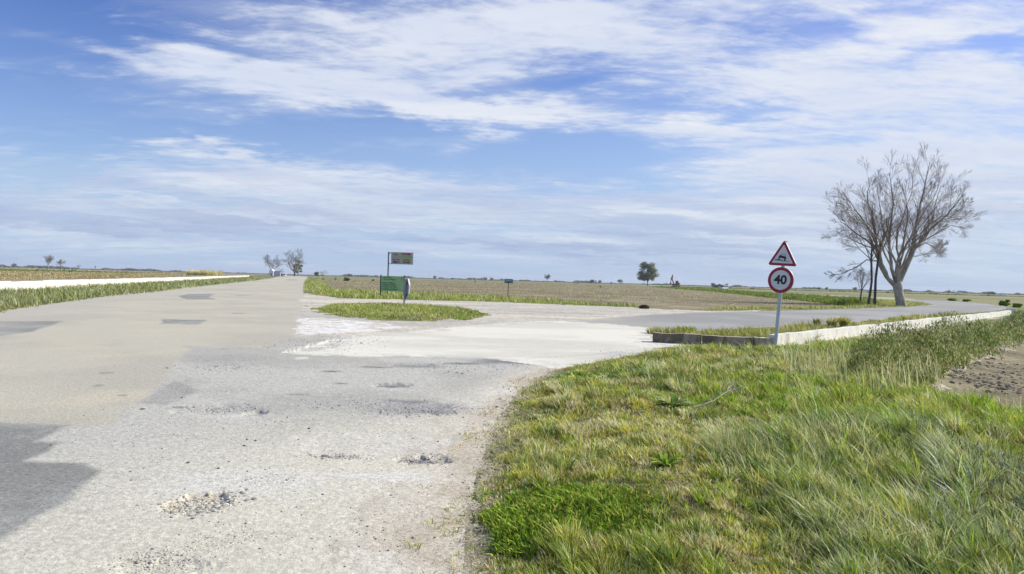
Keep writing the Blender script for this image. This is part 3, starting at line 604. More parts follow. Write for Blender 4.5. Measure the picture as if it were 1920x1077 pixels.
# leafy scrub along the ditch on the right
SCR = W((1590, 680), (1680, 665), (1760, 646), (1900, 612), (2200, 592), (2100, 606), (1990, 626), (1925, 642), (1790, 688), (1745, 722), (1640, 728), (1570, 708))
def scrub(nm, poly, N, ra, rb, t0, t1, hmax, wts, seed, label, sz=.016, p=.4, cat='scrub', jt=.3):
    X, Y = polar(nm, N, ra, rb, R(t0), R(t1), p, poly, seed, None, jt)
    g = np.random.default_rng(seed + 1)
    n_ = len(X); hh = hmax * (.35 + .9 * ss(fbm(X, Y, .55, 4, seed + 2), .3, .7)) * np.clip(ss(sdist(poly, X, Y) + .5 * (fbm(X, Y, 1.5, 3, seed + 3) - .5), -.35, .8), .15, 1)
    hole = fbm(X, Y, 1.8, 4, seed + 4)
    Zf = hh * np.sqrt(g.random(n_)) * (.7 + .6 * hole); r = np.hypot(X, Y)
    S_ = (sz + .0007 * r) * (.5 + .9 * g.random(n_)) * .62
    X = X + g.normal(0, .03, n_); Z = ground_z(X, Y) + Zf
    wt = {k_: v * (.3 + 1.7 * ss(fbm(X, Y, .8, 4, seed + 10 + i), .35, .65)) for i, (k_, v) in enumerate(wts.items())}
    return tag(blades(nm, X, Y, S_ * 3.4, S_, pick(wt, n_, g) * (.75 + .5 * hole)[:, None], lean=.9, seed=seed, segs=2, mat=M_LEAF, Z=Z), label, cat, kind='stuff')
scrub('scrub', SCR, 330000, 9, 60, 18, 44, .75, {'olive': 1.5, 'dark': 1.8, 'green': .4, 'grey': .8, 'straw': .8}, 700, 'tangled olive green scrub between the low white wall and the ploughed corner')
scrub('ground_cover', W((1730, 815), (1790, 830), (1880, 900), (1990, 1010), (2000, 1110), (1900, 1010), (1800, 900), (1730, 850)), 40000, 2.5, 9, 20, 44, .22, {'grey': 2, 'dark': 1, 'blue': .8}, 720, 'grey green creeping weed at the right edge of the verge', sz=.006, cat='weeds')
scrub('clover', W((925, 990), (955, 952), (1010, 925), (1090, 918), (1170, 932), (1240, 960), (1235, 1015), (1150, 1045), (1040, 1060), (980, 1050), (925, 1030)), 70000, 2.6, 5.5, -8, 14, .14, {'clover': 1.8, 'bright': .8, 'green': 1.0, 'dark': .5, 'yellow': .5}, 760, 'low bright green leafy patch in the near left of the verge', sz=.015, cat='clover', jt=.6)
def stalks(nm, poly, N, ra, rb, t0, t1, h, wts, seed, label, cat='weeds'):
    X, Y = polar(nm, N, ra, rb, R(t0), R(t1), .6, poly, seed)
    g = np.random.default_rng(seed); n_ = len(X); r = np.hypot(X, Y)
    return grass_stuff(nm, X, Y, h * (.5 + .8 * g.random(n_)), .0006 * r * (.8 + g.random(n_)), pick(wts, n_, g), label=label, cat=cat, lean=.2, seed=seed)
stalks('dry_stalks', W((1470, 675), (1620, 668), (1760, 690), (1760, 730), (1640, 760), (1480, 720)), 2600, 8, 20, 15, 36, .55, {'straw': 1.5, 'pale': 1.5, 'grey': 1}, 740, 'dry pale stalks standing behind the grass left of the ploughed corner')
stalks('dry_stalks', W((1780, 745), (1920, 770), (2100, 800), (2100, 830), (1900, 800), (1770, 770)), 2500, 5, 14, 26, 44, .30, {'straw': 1.2, 'olive': 1, 'grey': .8}, 745, 'brown stalks at the near edge of the ploughed corner')

def tuft(px, py, h, spread, nb, wts, label, name='grass_tuft', cat='grass tuft', group=None, seed=0, wd=None, lean=.5, depth=None, mat=None):
    x, y = G(px, py) if depth is None else AT(px, depth)
    g = np.random.default_rng(seed); z0 = gz(x, y); N = nb
    a = g.random(N) * 2 * np.pi; q = spread * np.sqrt(g.random(N)); X = q * np.cos(a); Y = q * np.sin(a)
    o = blades(name, X, Y, h * (.5 + .7 * g.random(N)), np.full(N, wd or .0012 * math.hypot(x, y)), pick(wts, N, g), lean=lean, seed=seed, Z=np.zeros(N), segs=3, mat=mat, wind=(-.08, 0))
    o.location = (x, y, z0); tag(o, label, cat, group)
    return o
tuft(1532, 611, .36, .11, 160, {'olive': 1, 'straw': .6, 'dark': .6}, 'small brown green grass tuft at the side road edge, leftmost of three', seed=1, group='tufts along the side road')
tuft(1560, 613, .46, .13, 200, {'straw': 1.2, 'yellow': .8, 'olive': .6}, 'straw coloured grass tuft at the side road edge, middle of three', seed=2, group='tufts along the side road')
tuft(1582, 613, .50, .15, 240, {'yellow': 1.2, 'olive': .8, 'straw': .5}, 'tallest yellow green grass tuft at the side road edge, rightmost of three', seed=3, group='tufts along the side road')
tuft(1240, 626, .26, .45, 420, {'olive': 1, 'straw': 1, 'green': .5}, 'dry grass tuft on the left end of the low brown wall', seed=4)
tuft(1285, 622, .22, .35, 300, {'bright': 1, 'green': 1, 'yellow': .6}, 'fresh green grass tuft behind the brown end of the wall', seed=5)
tuft(1370, 868, .26, .22, 1100, {'blue': 1.6, 'pale': 1.0, 'green': .6, 'straw': .3}, 'fountain shaped blue green tussock left of the long grass', seed=6, lean=.75, wd=.006, name='grass_tussock', cat='tussock')
tuft(1515, 640, .30, .18, 260, {'dark': 1, 'green': 1.2}, 'dark green weed growing over a gap in the white wall', seed=7, name='wall_weed', cat='weed', lean=.9)
tuft(385, 517, 2.6, 7.5, 3200, {'straw': 2, 'pale': .6}, 'tall clump of beige reeds behind the left white wall', seed=8, name='reed_bed', cat='reeds', wd=.22, lean=.2)
tuft(372, 516, 1.6, 5, 1200, {'straw': 2, 'pale': .6}, 'low beige reeds left of the tall reed clump', seed=18, name='reed_bed', cat='reeds', wd=.22, lean=.2)

# broad-leaved plants
def rosette(px, py, size, nl, label, seed, cg=('green', 'grey'), up_=.9):
    g = random.Random(seed); x, y = G(px, py); vs = []; fs = []; cs = []
    for i in range(nl):
        a = g.uniform(0, 6.28); L = size * g.uniform(.6, 1.1); wd = L * g.uniform(.08, .13); u = g.uniform(.2, 1) * up_
        cc = GC[g.choice(cg)] * g.uniform(.6, 1.5); b = len(vs); side = Vector((-math.sin(a), math.cos(a), 0))
        for t, wf in ((0, .25), (.3, .8), (.6, 1), (.85, .65), (1, .05)):
            c_ = Vector((math.cos(a) * L * t, math.sin(a) * L * t, L * u * (t - .55 * t * t) * 1.5))
            for s_ in (-1, 0, 1):
                vs.append(c_ + side * wd * wf * s_ * (1 + .25 * math.sin(9 * t + i)) + Vector((0, 0, .18 * wd * abs(s_) * wf))); cs.append(cc * (1.25 if s_ == 0 else 1))
        for k_ in range(4):
            for s_ in range(2): q = b + k_ * 3 + s_; fs.append((q, q + 1, q + 4, q + 3))
    me = mesh_np('p', np.array([tuple(v) for v in vs]), np.array(fs), np.full(len(fs), 4), np.array(cs), True)
    o = link('thistle_plant', me, M_LEAF); o.location = (x, y, gz(x, y)); return tag(o, label, 'thistle')
rosette(1262, 772, .27, 60, 'large dark green thistle rosette beside the fallen dry branch', 1, ('green', 'grey', 'dark', 'blue'))
rosette(1203, 708, .30, 24, 'leafy green thistle alone in the pale grass nearest the concrete', 2, ('green', 'dark'), 1.2)
rosette(1248, 893, .17, 40, 'small bright green broad-leaved plant in the straw coloured grass', 3, ('green', 'clover', 'dark'))
rosette(1090, 690, .22, 18, 'low green weed at the tip of the verge by the concrete', 4, ('clover', 'green'), .5)
mb = MB(); g_ = random.Random(5)
def twig(p, d, L, r, lv):
    pts = [p]; 
    for i in range(4):
        d = (d + Vector((g_.uniform(-.3, .3), g_.uniform(-.3, .3), g_.uniform(-.12, .12)))).normalized(); pts.append(pts[-1] + d * L / 4)
    mb.tube(pts, [r, r * .85, r * .7, r * .5, r * .3], 5)
    if lv: [twig(pts[g_.randint(1, 4)], (d + Vector((g_.uniform(-1, 1), g_.uniform(-1, 1), g_.uniform(-.1, .6)))).normalized(), L * .5, r * .55, lv - 1) for _ in range(4)]
twig(Vector((0, 0, .04)), Vector((1, .3, .14)).normalized(), .62, .011, 2)
x, y = G(1300, 775); o = mb.build('fallen_branch', pmat('dead wood', (.46, .42, .36), .9)); o.location = (x, y, gz(x, y) + .03); tag(o, 'bleached dry branch lying in the grass beside the thistle', 'branch')

# ---------------------------------------------------------------- loose stones
def stones(name, spots, label, matc, seed):
    g = np.random.default_rng(seed); P_ = []; Sz = []
    for (px, py, rx, ry, n_, s0) in spots:
        cx, cy = G(px, py); ra = rx * cy / F; rb = abs(G(px, py - ry)[1] - G(px, py + ry)[1]) / 2
        P_.append(np.stack([cx + g.normal(0, .5, n_) * ra, cy + g.normal(0, .5, n_) * rb], -1)); Sz.append(.58 * s0 * np.exp(g.normal(0, .5, n_)))
    P_ = np.concatenate(P_); Sz = np.concatenate(Sz); N = len(P_)
    ico = bmesh.new(); bmesh.ops.create_icosphere(ico, subdivisions=1, radius=1); iv = np.array([v.co[:] for v in ico.verts]); ifc = np.array([[v.index for v in f.verts] for f in ico.faces]); ico.free()
    nv = len(iv); sc = Sz[:, None] * np.stack([.7 + .6 * g.random(N), .7 + .6 * g.random(N), .4 + .35 * g.random(N)], -1)
    V = iv[None] * (1 + .3 * (g.random((N, nv, 1)) - .5)) * sc[:, None, :]
    a = g.random(N) * 6.28; ca, sa = np.cos(a)[:, None], np.sin(a)[:, None]; vx = V[..., 0] * ca - V[..., 1] * sa; vy = V[..., 0] * sa + V[..., 1] * ca
    V = np.stack([vx + P_[:, :1], vy + P_[:, 1:], V[..., 2] + (ground_z(P_[:, 0], P_[:, 1]) + sc[:, 2] * .3)[:, None]], -1).reshape(-1, 3)
    L = (ifc[None] + (np.arange(N) * nv)[:, None, None]).ravel()
    tone = (.65 + .6 * g.random(N))[:, None] * np.array(matc)[None] * (1 + .025 * g.normal(0, 1, (N, 3)))
    me = mesh_np(name, V, L, np.full(N * len(ifc), 3), np.repeat(tone.clip(.03, .8), nv, 0))
    return tag(link(name, me, M_ST), label, 'stones', kind='stuff')
M_ST = pmat('stone chips', (1, 1, 1), .9, attr=True, var=.1)
stones('loose_gravel', [(365, 945, 55, 20, 900, .011), (405, 942, 40, 16, 450, .014), (300, 1050, 90, 26, 700, .006), (420, 1010, 110, 30, 500, .005), (480, 905, 90, 30, 500, .005), (250, 1090, 60, 20, 300, .010)], 'pale stone chips filling the nearest pothole and the cracks round it', (.47, .445, .37), 1)
stones('loose_gravel', [(800, 862, 50, 8, 600, .009), (640, 856, 60, 6, 250, .008), (790, 770, 110, 12, 900, .009), (700, 760, 140, 16, 500, .008), (960, 765, 90, 20, 300, .008), (420, 690, 100, 10, 300, .01), (400, 766, 60, 6, 350, .008), (880, 690, 160, 14, 500, .011)], 'grey stone chips in the worn middle of the junction', (.34, .33, .31), 2)
stones('loose_gravel', [(600, 900, 380, 120, 420, .006), (890, 930, 26, 60, 160, .008), (925, 840, 26, 50, 160, .009), (970, 745, 30, 30, 160, .010), (450, 800, 300, 60, 160, .009), (750, 1000, 120, 80, 260, .005), (850, 1000, 40, 90, 60, .005)], 'dark crumbs of asphalt strewn over the near road', (.13, .12, .11), 3)
stones('loose_gravel', [(1200, 662, 90, 8, 500, .010), (620, 640, 100, 16, 900, .012)], 'small stones spread over the white concrete edge', (.36, .34, .31), 4)
stones('earth_clods', [(1860, 710, 90, 30, 700, .03), (1960, 700, 150, 60, 900, .035)], 'brown clods of earth in the ploughed corner on the right', (.23, .20, .135), 5)

# ---------------------------------------------------------------- low walls
def wall(name, p, q, hgt, thick, mat, seg, label, z0=-.1, gap=.025, rag=.02, cat='wall', cap=None):
    p = Vector((p[0], p[1], 0)); q = Vector((q[0], q[1], 0)); L = (q - p).length; rz = math.atan2((q - p).y, (q - p).x)
    o = MB(); k = max(1, round(L / seg)); g = random.Random(k)
    for i in range(k):
        a = i * L / k; b = (i + 1) * L / k - gap; hh = hgt + g.uniform(-rag, rag); cuts = 5
        # one cast length with a slightly worn top
        top = [(a + (b - a) * j / cuts, hh + g.uniform(-rag, rag) * .6) for j in range(cuts + 1)]
        o.prism([(a, z0)] + top + [(b, z0)], -thick / 2 + g.uniform(-.004, .004), thick / 2)
    ob = o.build(name, mat); ob.location = p; ob.rotation_euler = (0, 0, rz); tag(ob, label, cat); return ob
a = G(1224, 641); b = G(1412, 650); c_ = G(1447, 651); d_ = G(1893, 591)
wall('low_wall', a, b, .24, .30, M_WALL_SHADED, 1.4, 'short brown concrete wall, darkened for its shaded face, beside the white concrete, left of the speed sign')
wall('low_wall', (b[0] + .03, b[1]), (c_[0] - .03, c_[1] - .0), .26, .30, pmat('stained wall', (.62, .58, .48), .9, var=.15, stain=((.25, .2, .12), 3, .5, .8)), .3, 'stained corner block between the brown wall and the long white wall')
wall('low_wall', c_, d_, .34, .20, M_WALL, 3.2, 'long low white wall running right from the speed sign')
o = MB().box(0, 0, .24, .45, .45, .55, bev=.02).build('wall_pillar', M_WALL); o.location = (d_[0] + .5, d_[1] + .6, 0); tag(o, 'white block at the far right end of the low wall', 'wall block')
a = G(-60, 552); b = AT(467, 300)
wall('canal_wall', a, b, .66, .25, M_WALL, 6, 'long white canal wall running beside the main road on the left')

# ---------------------------------------------------------------- road sign with 40
def disc(r, k=64): return [(r * math.cos(2 * math.pi * i / k), r * math.sin(2 * math.pi * i / k)) for i in range(k)]
def tri(side, rad, k=8):
    pts = []; Rr = side / math.sqrt(3) - 2 * rad * 1.0
    for j in range(3):
        a = math.pi / 2 + j * 2 * math.pi / 3; cx, cz = Rr * math.cos(a), Rr * math.sin(a)
        for i in range(k + 1):
            t = a - math.pi / 3 + 2 * math.pi / 3 * i / k; pts.append((cx + rad * math.cos(t), cz + rad * math.sin(t)))
    return pts
def off(poly, dz, dx=0): return [(x + dx, z + dz) for x, z in poly]
x, y = G(1453, 652); yaw = -R(44)
rs_ = empty('road_sign', (x, y, gz(x, y)), 0)
rs_.rotation_euler = Euler((0, R(3.6), 0)).to_matrix().to_4x4().to_euler()
rs_.matrix_world = Matrix.Translation((x, y, gz(x, y))) @ Matrix.Rotation(R(4.0), 4, 'Y') @ Matrix.Rotation(yaw, 4, 'Z')
tag(rs_, 'grey post with a round 40 speed limit plate under a red triangle', 'road sign')
MB().box(0, 0, 1.3, .085, .05, 3.1, bev=.008).build('post', M_STEEL, rs_)
CZ, TZ = 1.80, 2.415
pl = MB().prism(off(disc(.345), CZ), -.075, -.035).build('round_plate', M_STEEL, rs_)
MB().prism(off(disc(.342), CZ), -.079, -.0755).build('red_ring', M_RED, pl)
MB().prism(off(disc(.262), CZ), -.082, -.0795).build('white_face', M_WHITE, pl)
text('speed_number', '40', .33, 0, -.0845, CZ, M_BLACK, pl, bold=.011, sx=1.02)
tp = MB().prism(off(tri(.80, .045), TZ), -.075, -.035).build('triangle_plate', M_STEEL, rs_)
MB().prism(off(tri(.79, .044), TZ), -.079, -.0755).build('red_border', M_RED, tp)
MB().prism(off(tri(.575, .01), TZ), -.082, -.0795).build('white_face', M_WHITE, tp)
sy = MB()
def ro(pts, cx, cz, a): return [(cx + px_ * math.cos(a) - pz_ * math.sin(a), cz + px_ * math.sin(a) + pz_ * math.cos(a)) for px_, pz_ in pts]
T0 = TZ + .055; an = -R(12)
sy.prism(ro([(-.095, .0), (-.105, -.03), (-.1, -.055), (.1, -.055), (.105, -.03), (.095, .0), (.07, .01), (-.07, .01)], .0, T0 - .035, an), -.0855, -.0825)
for (q0, q1) in (((-.07, .01), (-.05, .055)), ((-.05, .055), (.05, .055)), ((.05, .055), (.07, .01))):
    (x0, z0), (x1, z1) = ro([q0, q1], 0, T0 - .035, an); sy.tube([(x0, -.084, z0), (x1, -.084, z1)], .005, 5)
for sx_ in (-1, 1): sy.prism(ro([(sx_ * .062, -.055), (sx_ * .1, -.055), (sx_ * .098, -.105), (sx_ * .064, -.105)], 0, T0 - .035, an), -.0855, -.0825)
sy.prism([(-.20, T0 - .125), (-.02, T0 - .125), (.0, T0 - .145), (0, T0 - .155), (-.20, T0 - .15)], -.0855, -.0825); sy.prism([(0, T0 - .148), (.2, T0 - .155), (.2, T0 - .165), (0, T0 - .166)], -.0855, -.0825)
sy.build('car_symbol', M_BLACK, tp)
for z_ in (CZ - .16, CZ + .16, TZ - .14, TZ + .06): MB().box(0, -.030, z_, .14, .012, .03).build('bracket', M_STEEL, rs_)

# ---------------------------------------------------------------- stop sign seen from the back on the island
x, y = G(757, 581)
st = empty('octagon_sign', (x, y, gz(x, y)), R(68)); tag(st, 'grey back of an octagonal sign standing on the grass island', 'road sign')
st.matrix_world = Matrix.Translation((x, y, gz(x, y))) @ Matrix.Rotation(R(3), 4, 'Y') @ Matrix.Rotation(R(117), 4, 'Z')
MB().box(0, 0, .60, .05, .09, 1.6, bev=.008).build('post', M_STEEL, st)
oc = [(.50 * math.cos(R(22.5 + 45 * i)), .56 * math.sin(R(22.5 + 45 * i))) for i in range(8)]
pb = pmat('sign back', (.26, .28, .31), .5, .3)
p_ = MB().prism(off([(a * .95, b * .95) for a, b in oc], .90), -.0865, -.06).build('plate', pb, st)
rim = MB()
for i in range(8):
    a_, b_ = oc[i], oc[(i + 1) % 8]; rim.prism([(a_[0], a_[1] + .9), (b_[0], b_[1] + .9), (b_[0] * .955, b_[1] * .955 + .9), (a_[0] * .955, a_[1] * .955 + .9)], -.10, -.03)
rim.build('rim', pmat('white rim', (.8, .8, .78), .5), st)
MB().prism(off([(a * .95, b * .95) for a, b in oc], .9), -.092, -.087).build('front_face', M_RED, st)
for bx in ((0, -.05, 1.18, .5, .02, .06), (0, -.05, .62, .5, .02, .06)): MB().box(*bx).build('bracket', M_DARK, st)

# ---------------------------------------------------------------- colourful beach sign and green board
def flat_sign(name, px, depth, rz=0): x, y = AT(px, depth); o = empty(name, (x, y, gz(x, y)), rz); return o
bs = flat_sign('beach_sign', 727.5, 60, R(8)); tag(bs, 'tall grey pole carrying a multicoloured rectangular beach direction panel', 'sign')
D60 = 60 / F
MB().box(0, 0, 1.83, .12, .12, 3.86, bev=.01).build('post', pmat('grey post', (.22, .27, .29), .6), bs)
def stripes_mat():
    m = bpy.data.materials.new('coloured panel'); m.use_nodes = True; k = NT(m.node_tree); b = k.n['Principled BSDF']; b.inputs['Roughness'].default_value = .5
    t = k.new('ShaderNodeTexCoord'); s = k.new('ShaderNodeSeparateXYZ'); k.l.new(t.outputs['Object'], s.inputs[0])
    X_, Z_ = s.outputs[0], s.outputs[2]
    base = k.mix(k.mr(X_, .4, 1.6), (0.24, 0.38, 0.72), (0.36, 0.63, 0.21)); base = k.mix(k.mr(Z_, 3.15, 3.75), base, (0.75, 0.63, 0.21))
    base = k.mix(k.m('MULTIPLY', k.mr(X_, 1.2, 1.5), k.mr(Z_, 3.35, 3.55)), base, (0.85, 0.42, 0.39))
    base = k.mix(k.m('MULTIPLY', k.mr(k.m('ABSOLUTE', k.m('SUBTRACT', Z_, 3.38)), .05, .14, 1, 0), k.mr(X_, .8, 1.3)), base, (0.18, 0.54, 0.18))
    base = k.mix(k.mr(k.m('ABSOLUTE', k.m('SUBTRACT', Z_, 3.08)), .10, .2, .85, 0), base, (0.83, 0.49, 0.39))
    base = k.mix(.5, base, (.36, .33, .25))  # grey mixed into all the panel colours to stand in for shade
    k.l.new(base, b.inputs['Base Color']); return m
pn = MB().box(1.14, -.02, 3.24, 1.84, .03, .94, bev=.006).build('panel', stripes_mat(), bs)
f_ = MB(); f_.box(1.14, -.02, 3.735, 1.92, .06, .05); f_.box(1.14, -.02, 2.745, 1.92, .06, .05); f_.box(2.09, -.02, 3.24, .04, .06, 1.04); f_.box(.10, 0, 3.66, .12, .08, .16); f_.box(.10, 0, 2.75, .12, .08, .1)
f_.build('frame', M_STEEL, bs)
M_TR = pmat('dark red letters', (.20, .02, .02), .6); M_TB = pmat('dark letters', (.05, .05, .05), .6); M_TN = pmat('navy letters', (.05, .07, .18), .6)
text('lettering', 'Delta', .20, .62, -.040, 3.56, M_TN, pn, .004)
text('lettering', 'PLATGES', .23, 1.48, -.040, 3.60, M_TR, pn, .008, .82)
text('lettering', 'Illa de Buda', .17, .66, -.040, 3.12, M_TN, pn, .005, .82); text('lettering', 'Migjorn', .20, .66, -.040, 2.93, M_TR, pn, .008, .95)
text('lettering', 'Eucaliptus', .17, 1.56, -.040, 3.12, M_TR, pn, .005, .9); text('lettering', 'Serrallo', .20, 1.56, -.040, 2.93, M_TB, pn, .008, .95)
gb = flat_sign('green_board', 736, 57, 0); tag(gb, 'pale green notice board with rows of text between two dark posts', 'notice board')
M_GB = pmat('green board', (.36, .58, .27), .6, var=.1, sc=3)
pn = MB().box(0, -.02, 1.06, 1.82, .03, 1.24, bev=.005).build('panel', M_GB, gb)
MB().box(-.955, 0, .85, .09, .09, 1.84, bev=.008).build('post', M_DARK, gb); MB().box(.955, 0, .86, .07, .09, 1.84, bev=.008).build('post', M_DARK, gb)
M_GT = pmat('dark green letters', (.05, .11, .055), .7)
for i, (s_, z_, w_) in enumerate([('Illa de Buda', 1.56, .9), ('Llacuna de Migjorn', 1.40, .85), ('Platja de Migjorn', 1.13, .9), ("Platja de l'Eucaliptus", .97, .85), ('Poblenou del Delta', .80, .9), ('Càmping Eucaliptus', .62, .95)]):
    text('lettering', s_, .155, -.72, -.040, z_, M_GT, pn, .004, w_, 'LEFT')
for z_ in (1.56, 1.40): MB().prism([(.72, z_ - .05), (.82, z_), (.72, z_ + .05)], -.041, -.0375).build('arrow', M_GT, pn)
for z_ in (1.13, .97, .80, .62): MB().prism([(-.76, z_ - .05), (-.86, z_), (-.76, z_ + .05)], -.041, -.0375).build('arrow', M_GT, pn)
bsn = flat_sign('small_sign', 953, 69, 0); tag(bsn, 'small blue green sign on a thin brown stake in front of the ploughed field', 'sign')
MB().box(0, 0, .7, .06, .05, 1.5, bev=.005).build('post', pmat('rusty stake', (.12, .08, .06), .9), bsn).rotation_euler = (0, R(1.5), 0)
pn = MB().box(.05, -.04, 1.52, .84, .03, .42, bev=.01).build('panel', pmat('blue green panel', (.12, .28, .29), .5, var=.25, sc=4), bsn)
text('lettering', 'Riumar', .18, .05, -.058, 1.60, pmat('white letters', (.6, .65, .65)), pn, .004); text('lettering', 'Migjorn', .14, .05, -.058, 1.43, M_TB, pn, .004)

# ---------------------------------------------------------------- trees
def tubes_np(polys, k=3):
    V = []; L = []; b = 0
    for pts, rad in polys:
        pts = np.asarray(pts, float); n_ = len(pts); d = np.gradient(pts, axis=0); d /= np.linalg.norm(d, axis=1)[:, None] + 1e-9
        ref = np.array([.3, .9, .1]) if abs(d[0, 2]) > .7 else np.array([0, 0, 1.0])
        a = np.cross(d, ref); a /= np.linalg.norm(a, axis=1)[:, None] + 1e-9; c = np.cross(d, a)
        ang = np.arange(k) * 2 * np.pi / k
        ring = pts[:, None] + (a[:, None] * np.cos(ang)[None, :, None] + c[:, None] * np.sin(ang)[None, :, None]) * np.asarray(rad)[:, None, None]
        V.append(ring.reshape(-1, 3)); i, j = np.meshgrid(np.arange(n_ - 1), np.arange(k), indexing='ij'); j2 = (j + 1) % k
        L.append((np.stack([i * k + j, i * k + j2, (i + 1) * k + j2, (i + 1) * k + j], -1) + b).reshape(-1, 4)); b += n_ * k
    V = np.concatenate(V); L = np.concatenate(L)
    return mesh_np('m', V, L, np.full(len(L), 4), None, True)
def branch(out, g, p, d, L, r, lv, cfg):
    """grow one limb from p along d, then its own branches"""
    n_ = cfg['segs'][lv]; pts = [p]; rad = [r]; dd = d
    for i in range(n_):
        dd = dd + np.array([g.gauss(0, cfg['wob']), g.gauss(0, cfg['wob']), g.gauss(0, cfg['wob']) + cfg['up'][lv]]); dd = dd / np.linalg.norm(dd)
        pts.append(pts[-1] + dd * L / n_); rad.append(max(r * (1 - .8 * (i + 1) / n_), cfg['rmin']))
    out.setdefault(lv, []).append((pts, rad))
    if lv + 1 < len(cfg['num']): children(out, g, pts, rad, L, lv, cfg)
def children(out, g, pts, rad, L, lv, cfg, t0=.25):
    for c in range(cfg['num'][lv + 1]):
        t = t0 + (1 - t0) * (c + g.random()) / cfg['num'][lv + 1]; f = t * (len(pts) - 1); i = min(int(f), len(pts) - 2); f -= i
        p = np.asarray(pts[i]) * (1 - f) + np.asarray(pts[i + 1]) * f; ax = np.asarray(pts[i + 1]) - np.asarray(pts[i]); ax = ax / np.linalg.norm(ax)
        v = np.array([g.gauss(0, 1), g.gauss(0, 1), g.gauss(0, 1)]); v -= ax * v.dot(ax); v /= np.linalg.norm(v)
        an = R(g.uniform(*cfg['ang'])); d = ax * math.cos(an) + v * math.sin(an)
        branch(out, g, p, d, L * cfg['len'][lv + 1] * g.uniform(.6, 1.2) * (1.15 - .6 * t), max((rad[i] * (1 - f) + rad[i + 1] * f) * cfg.get('rk', .42), cfg['rmin']), lv + 1, cfg)
def bare_tree(name, x, y, H, wide, seed, label, limbs=7, trunk=.22, lean=0.0, tr=.03, mats=(M_TWIGF, M_TWIGF), rmin=.02, cat='tree', group=None, dense=1.0, z=0, low=.8):
    g = random.Random(seed); t = empty(name, (x, y, gz(x, y) + z)); tag(t, label, cat, group)
    tp_ = np.array([lean * H * trunk, 0, H * trunk])
    trm = tubes_np([([np.zeros(3) - [0, 0, .3], tp_ * .5 + [g.uniform(-.02, .02) * H, 0, 0], tp_, tp_ * 1.25], [H * tr * 1.15, H * tr * .95, H * tr * .85, H * tr * .4])], 8)
    link('trunk', trm, mats[0], t)
    out = {}; cfg = dict(num=[limbs, int(6 * dense), int(5 * dense), 3], segs=[5, 4, 3, 2], up=[.10, .08, .04, 0], wob=.13, ang=(28, 60), len=[1, .5, .55, .55], rmin=rmin)
    for i in range(limbs):
        a = 2 * math.pi * i / limbs + g.uniform(-.3, .3); s = g.uniform(.25, 1) * wide
        d = np.array([math.cos(a) * s, math.sin(a) * s, low * g.uniform(.6, 1.2)]); Ln = np.linalg.norm(d); branch(out, g, tp_ * g.uniform(.85, 1.1), d / Ln, H * (1 - trunk) * min(1.1, .62 + .35 * (1 / Ln if Ln > 1 else 1)) * g.uniform(.7, .95), H * tr * .5, 0, cfg)
    link('crown', tubes_np([q for lv in out for q in out[lv]], 3), mats[1], t)
    return t
# the big tree: main limbs follow the photograph, given depth of their own
TX, TY = G(1688, 574); TD = TY; zb = gz(TX, TY)
def tp3(cx, cy, dep=0.0):
    k_ = 1 - .14 * min(1, max(0, (800 - cy) / 200)); cx, cy = 562 + (cx - 562) * k_, 745 + (cy - 745) * (.90 if cy < 745 else 1)
    px, py = 1500 + cx / 2.99, 260 + cy / 2.99; d = ray(px, py); t = (TD + dep) / d.y; return np.array([d.x * t - TX, dep, EYE + d.z * t - zb])
bt = empty('big_tree', (TX, TY, zb)); tag(bt, 'large leafless spreading tree with a pale trunk beside the side road', 'tree')
link('trunk', tubes_np([([tp3(572, 955), tp3(566, 930), tp3(556, 880), tp3(548, 830), tp3(546, 800)], [.62, .50, .44, .48, .36])], 14), M_BARK, bt)
LM = [([(535, 830), (480, 772), (440, 700), (415, 600), (395, 480), (370, 370), (345, 260), (355, 165)], .34, 0, 2.5),
      ([(530, 820), (495, 785), (450, 700), (425, 600), (370, 500), (300, 400), (240, 320), (200, 260)], .30, 0, -2.5),
      ([(540, 815), (515, 730), (492, 640), (505, 450), (520, 320), (505, 220), (490, 130)], .32, 0, 1.5),
      ([(545, 815), (535, 740), (560, 650), (585, 560), (610, 430), (600, 300), (575, 200)], .28, 0, -3),
      ([(552, 815), (590, 720), (640, 600), (665, 450), (690, 310), (735, 190), (757, 62)], .40, 0, 1),
      ([(556, 815), (610, 700), (665, 590), (760, 480), (870, 390), (930, 320), (975, 265)], .34, 0, -2),
      ([(640, 620), (700, 560), (800, 510), (890, 455), (985, 480)], .16, .5, 3),
      ([(425, 620), (340, 550), (250, 490), (175, 440), (140, 350)], .16, 0, 3), ([(430, 660), (370, 600), (280, 560), (190, 510), (140, 520)], .13, 0, -4),
      ([(430, 680), (360, 670), (280, 730), (220, 755), (165, 768)], .13, 0, 2), ([(650, 610), (730, 570), (820, 610), (850, 580)], .12, 0, -4), ([(625, 650), (700, 640), (760, 640), (820, 610)], .11, 0, 4),
      ([(550, 800), (560, 700), (540, 600), (550, 480), (590, 370), (640, 250), (650, 110)], .24, 0, 6), ([(550, 800), (540, 700), (480, 560), (440, 440), (420, 300), (410, 200)], .22, 0, 6),
      ([(550, 800), (600, 690), (700, 540), (770, 420), (800, 300), (850, 190)], .22, 0, 6), ([(550, 800), (580, 700), (620, 600), (720, 470), (840, 400), (960, 420)], .20, 0, -6.5),
      ([(545, 800), (500, 700), (430, 560), (330, 450), (250, 380), (150, 370)], .20, 0, -6), ([(548, 800), (555, 690), (600, 580), (660, 480), (700, 380), (780, 300), (820, 170)], .2, 0, -5.5), ([(665, 590), (720, 520), (830, 430), (930, 400), (985, 330)], .13, .3, 1.5)]
out = {}; g = random.Random(11)
cfg = dict(num=[1, 15, 9, 5], segs=[6, 5, 4, 3], up=[.05, .045, .035, .02], wob=.06, ang=(20, 42), len=[1, .30, .52, .62], rmin=.0065)
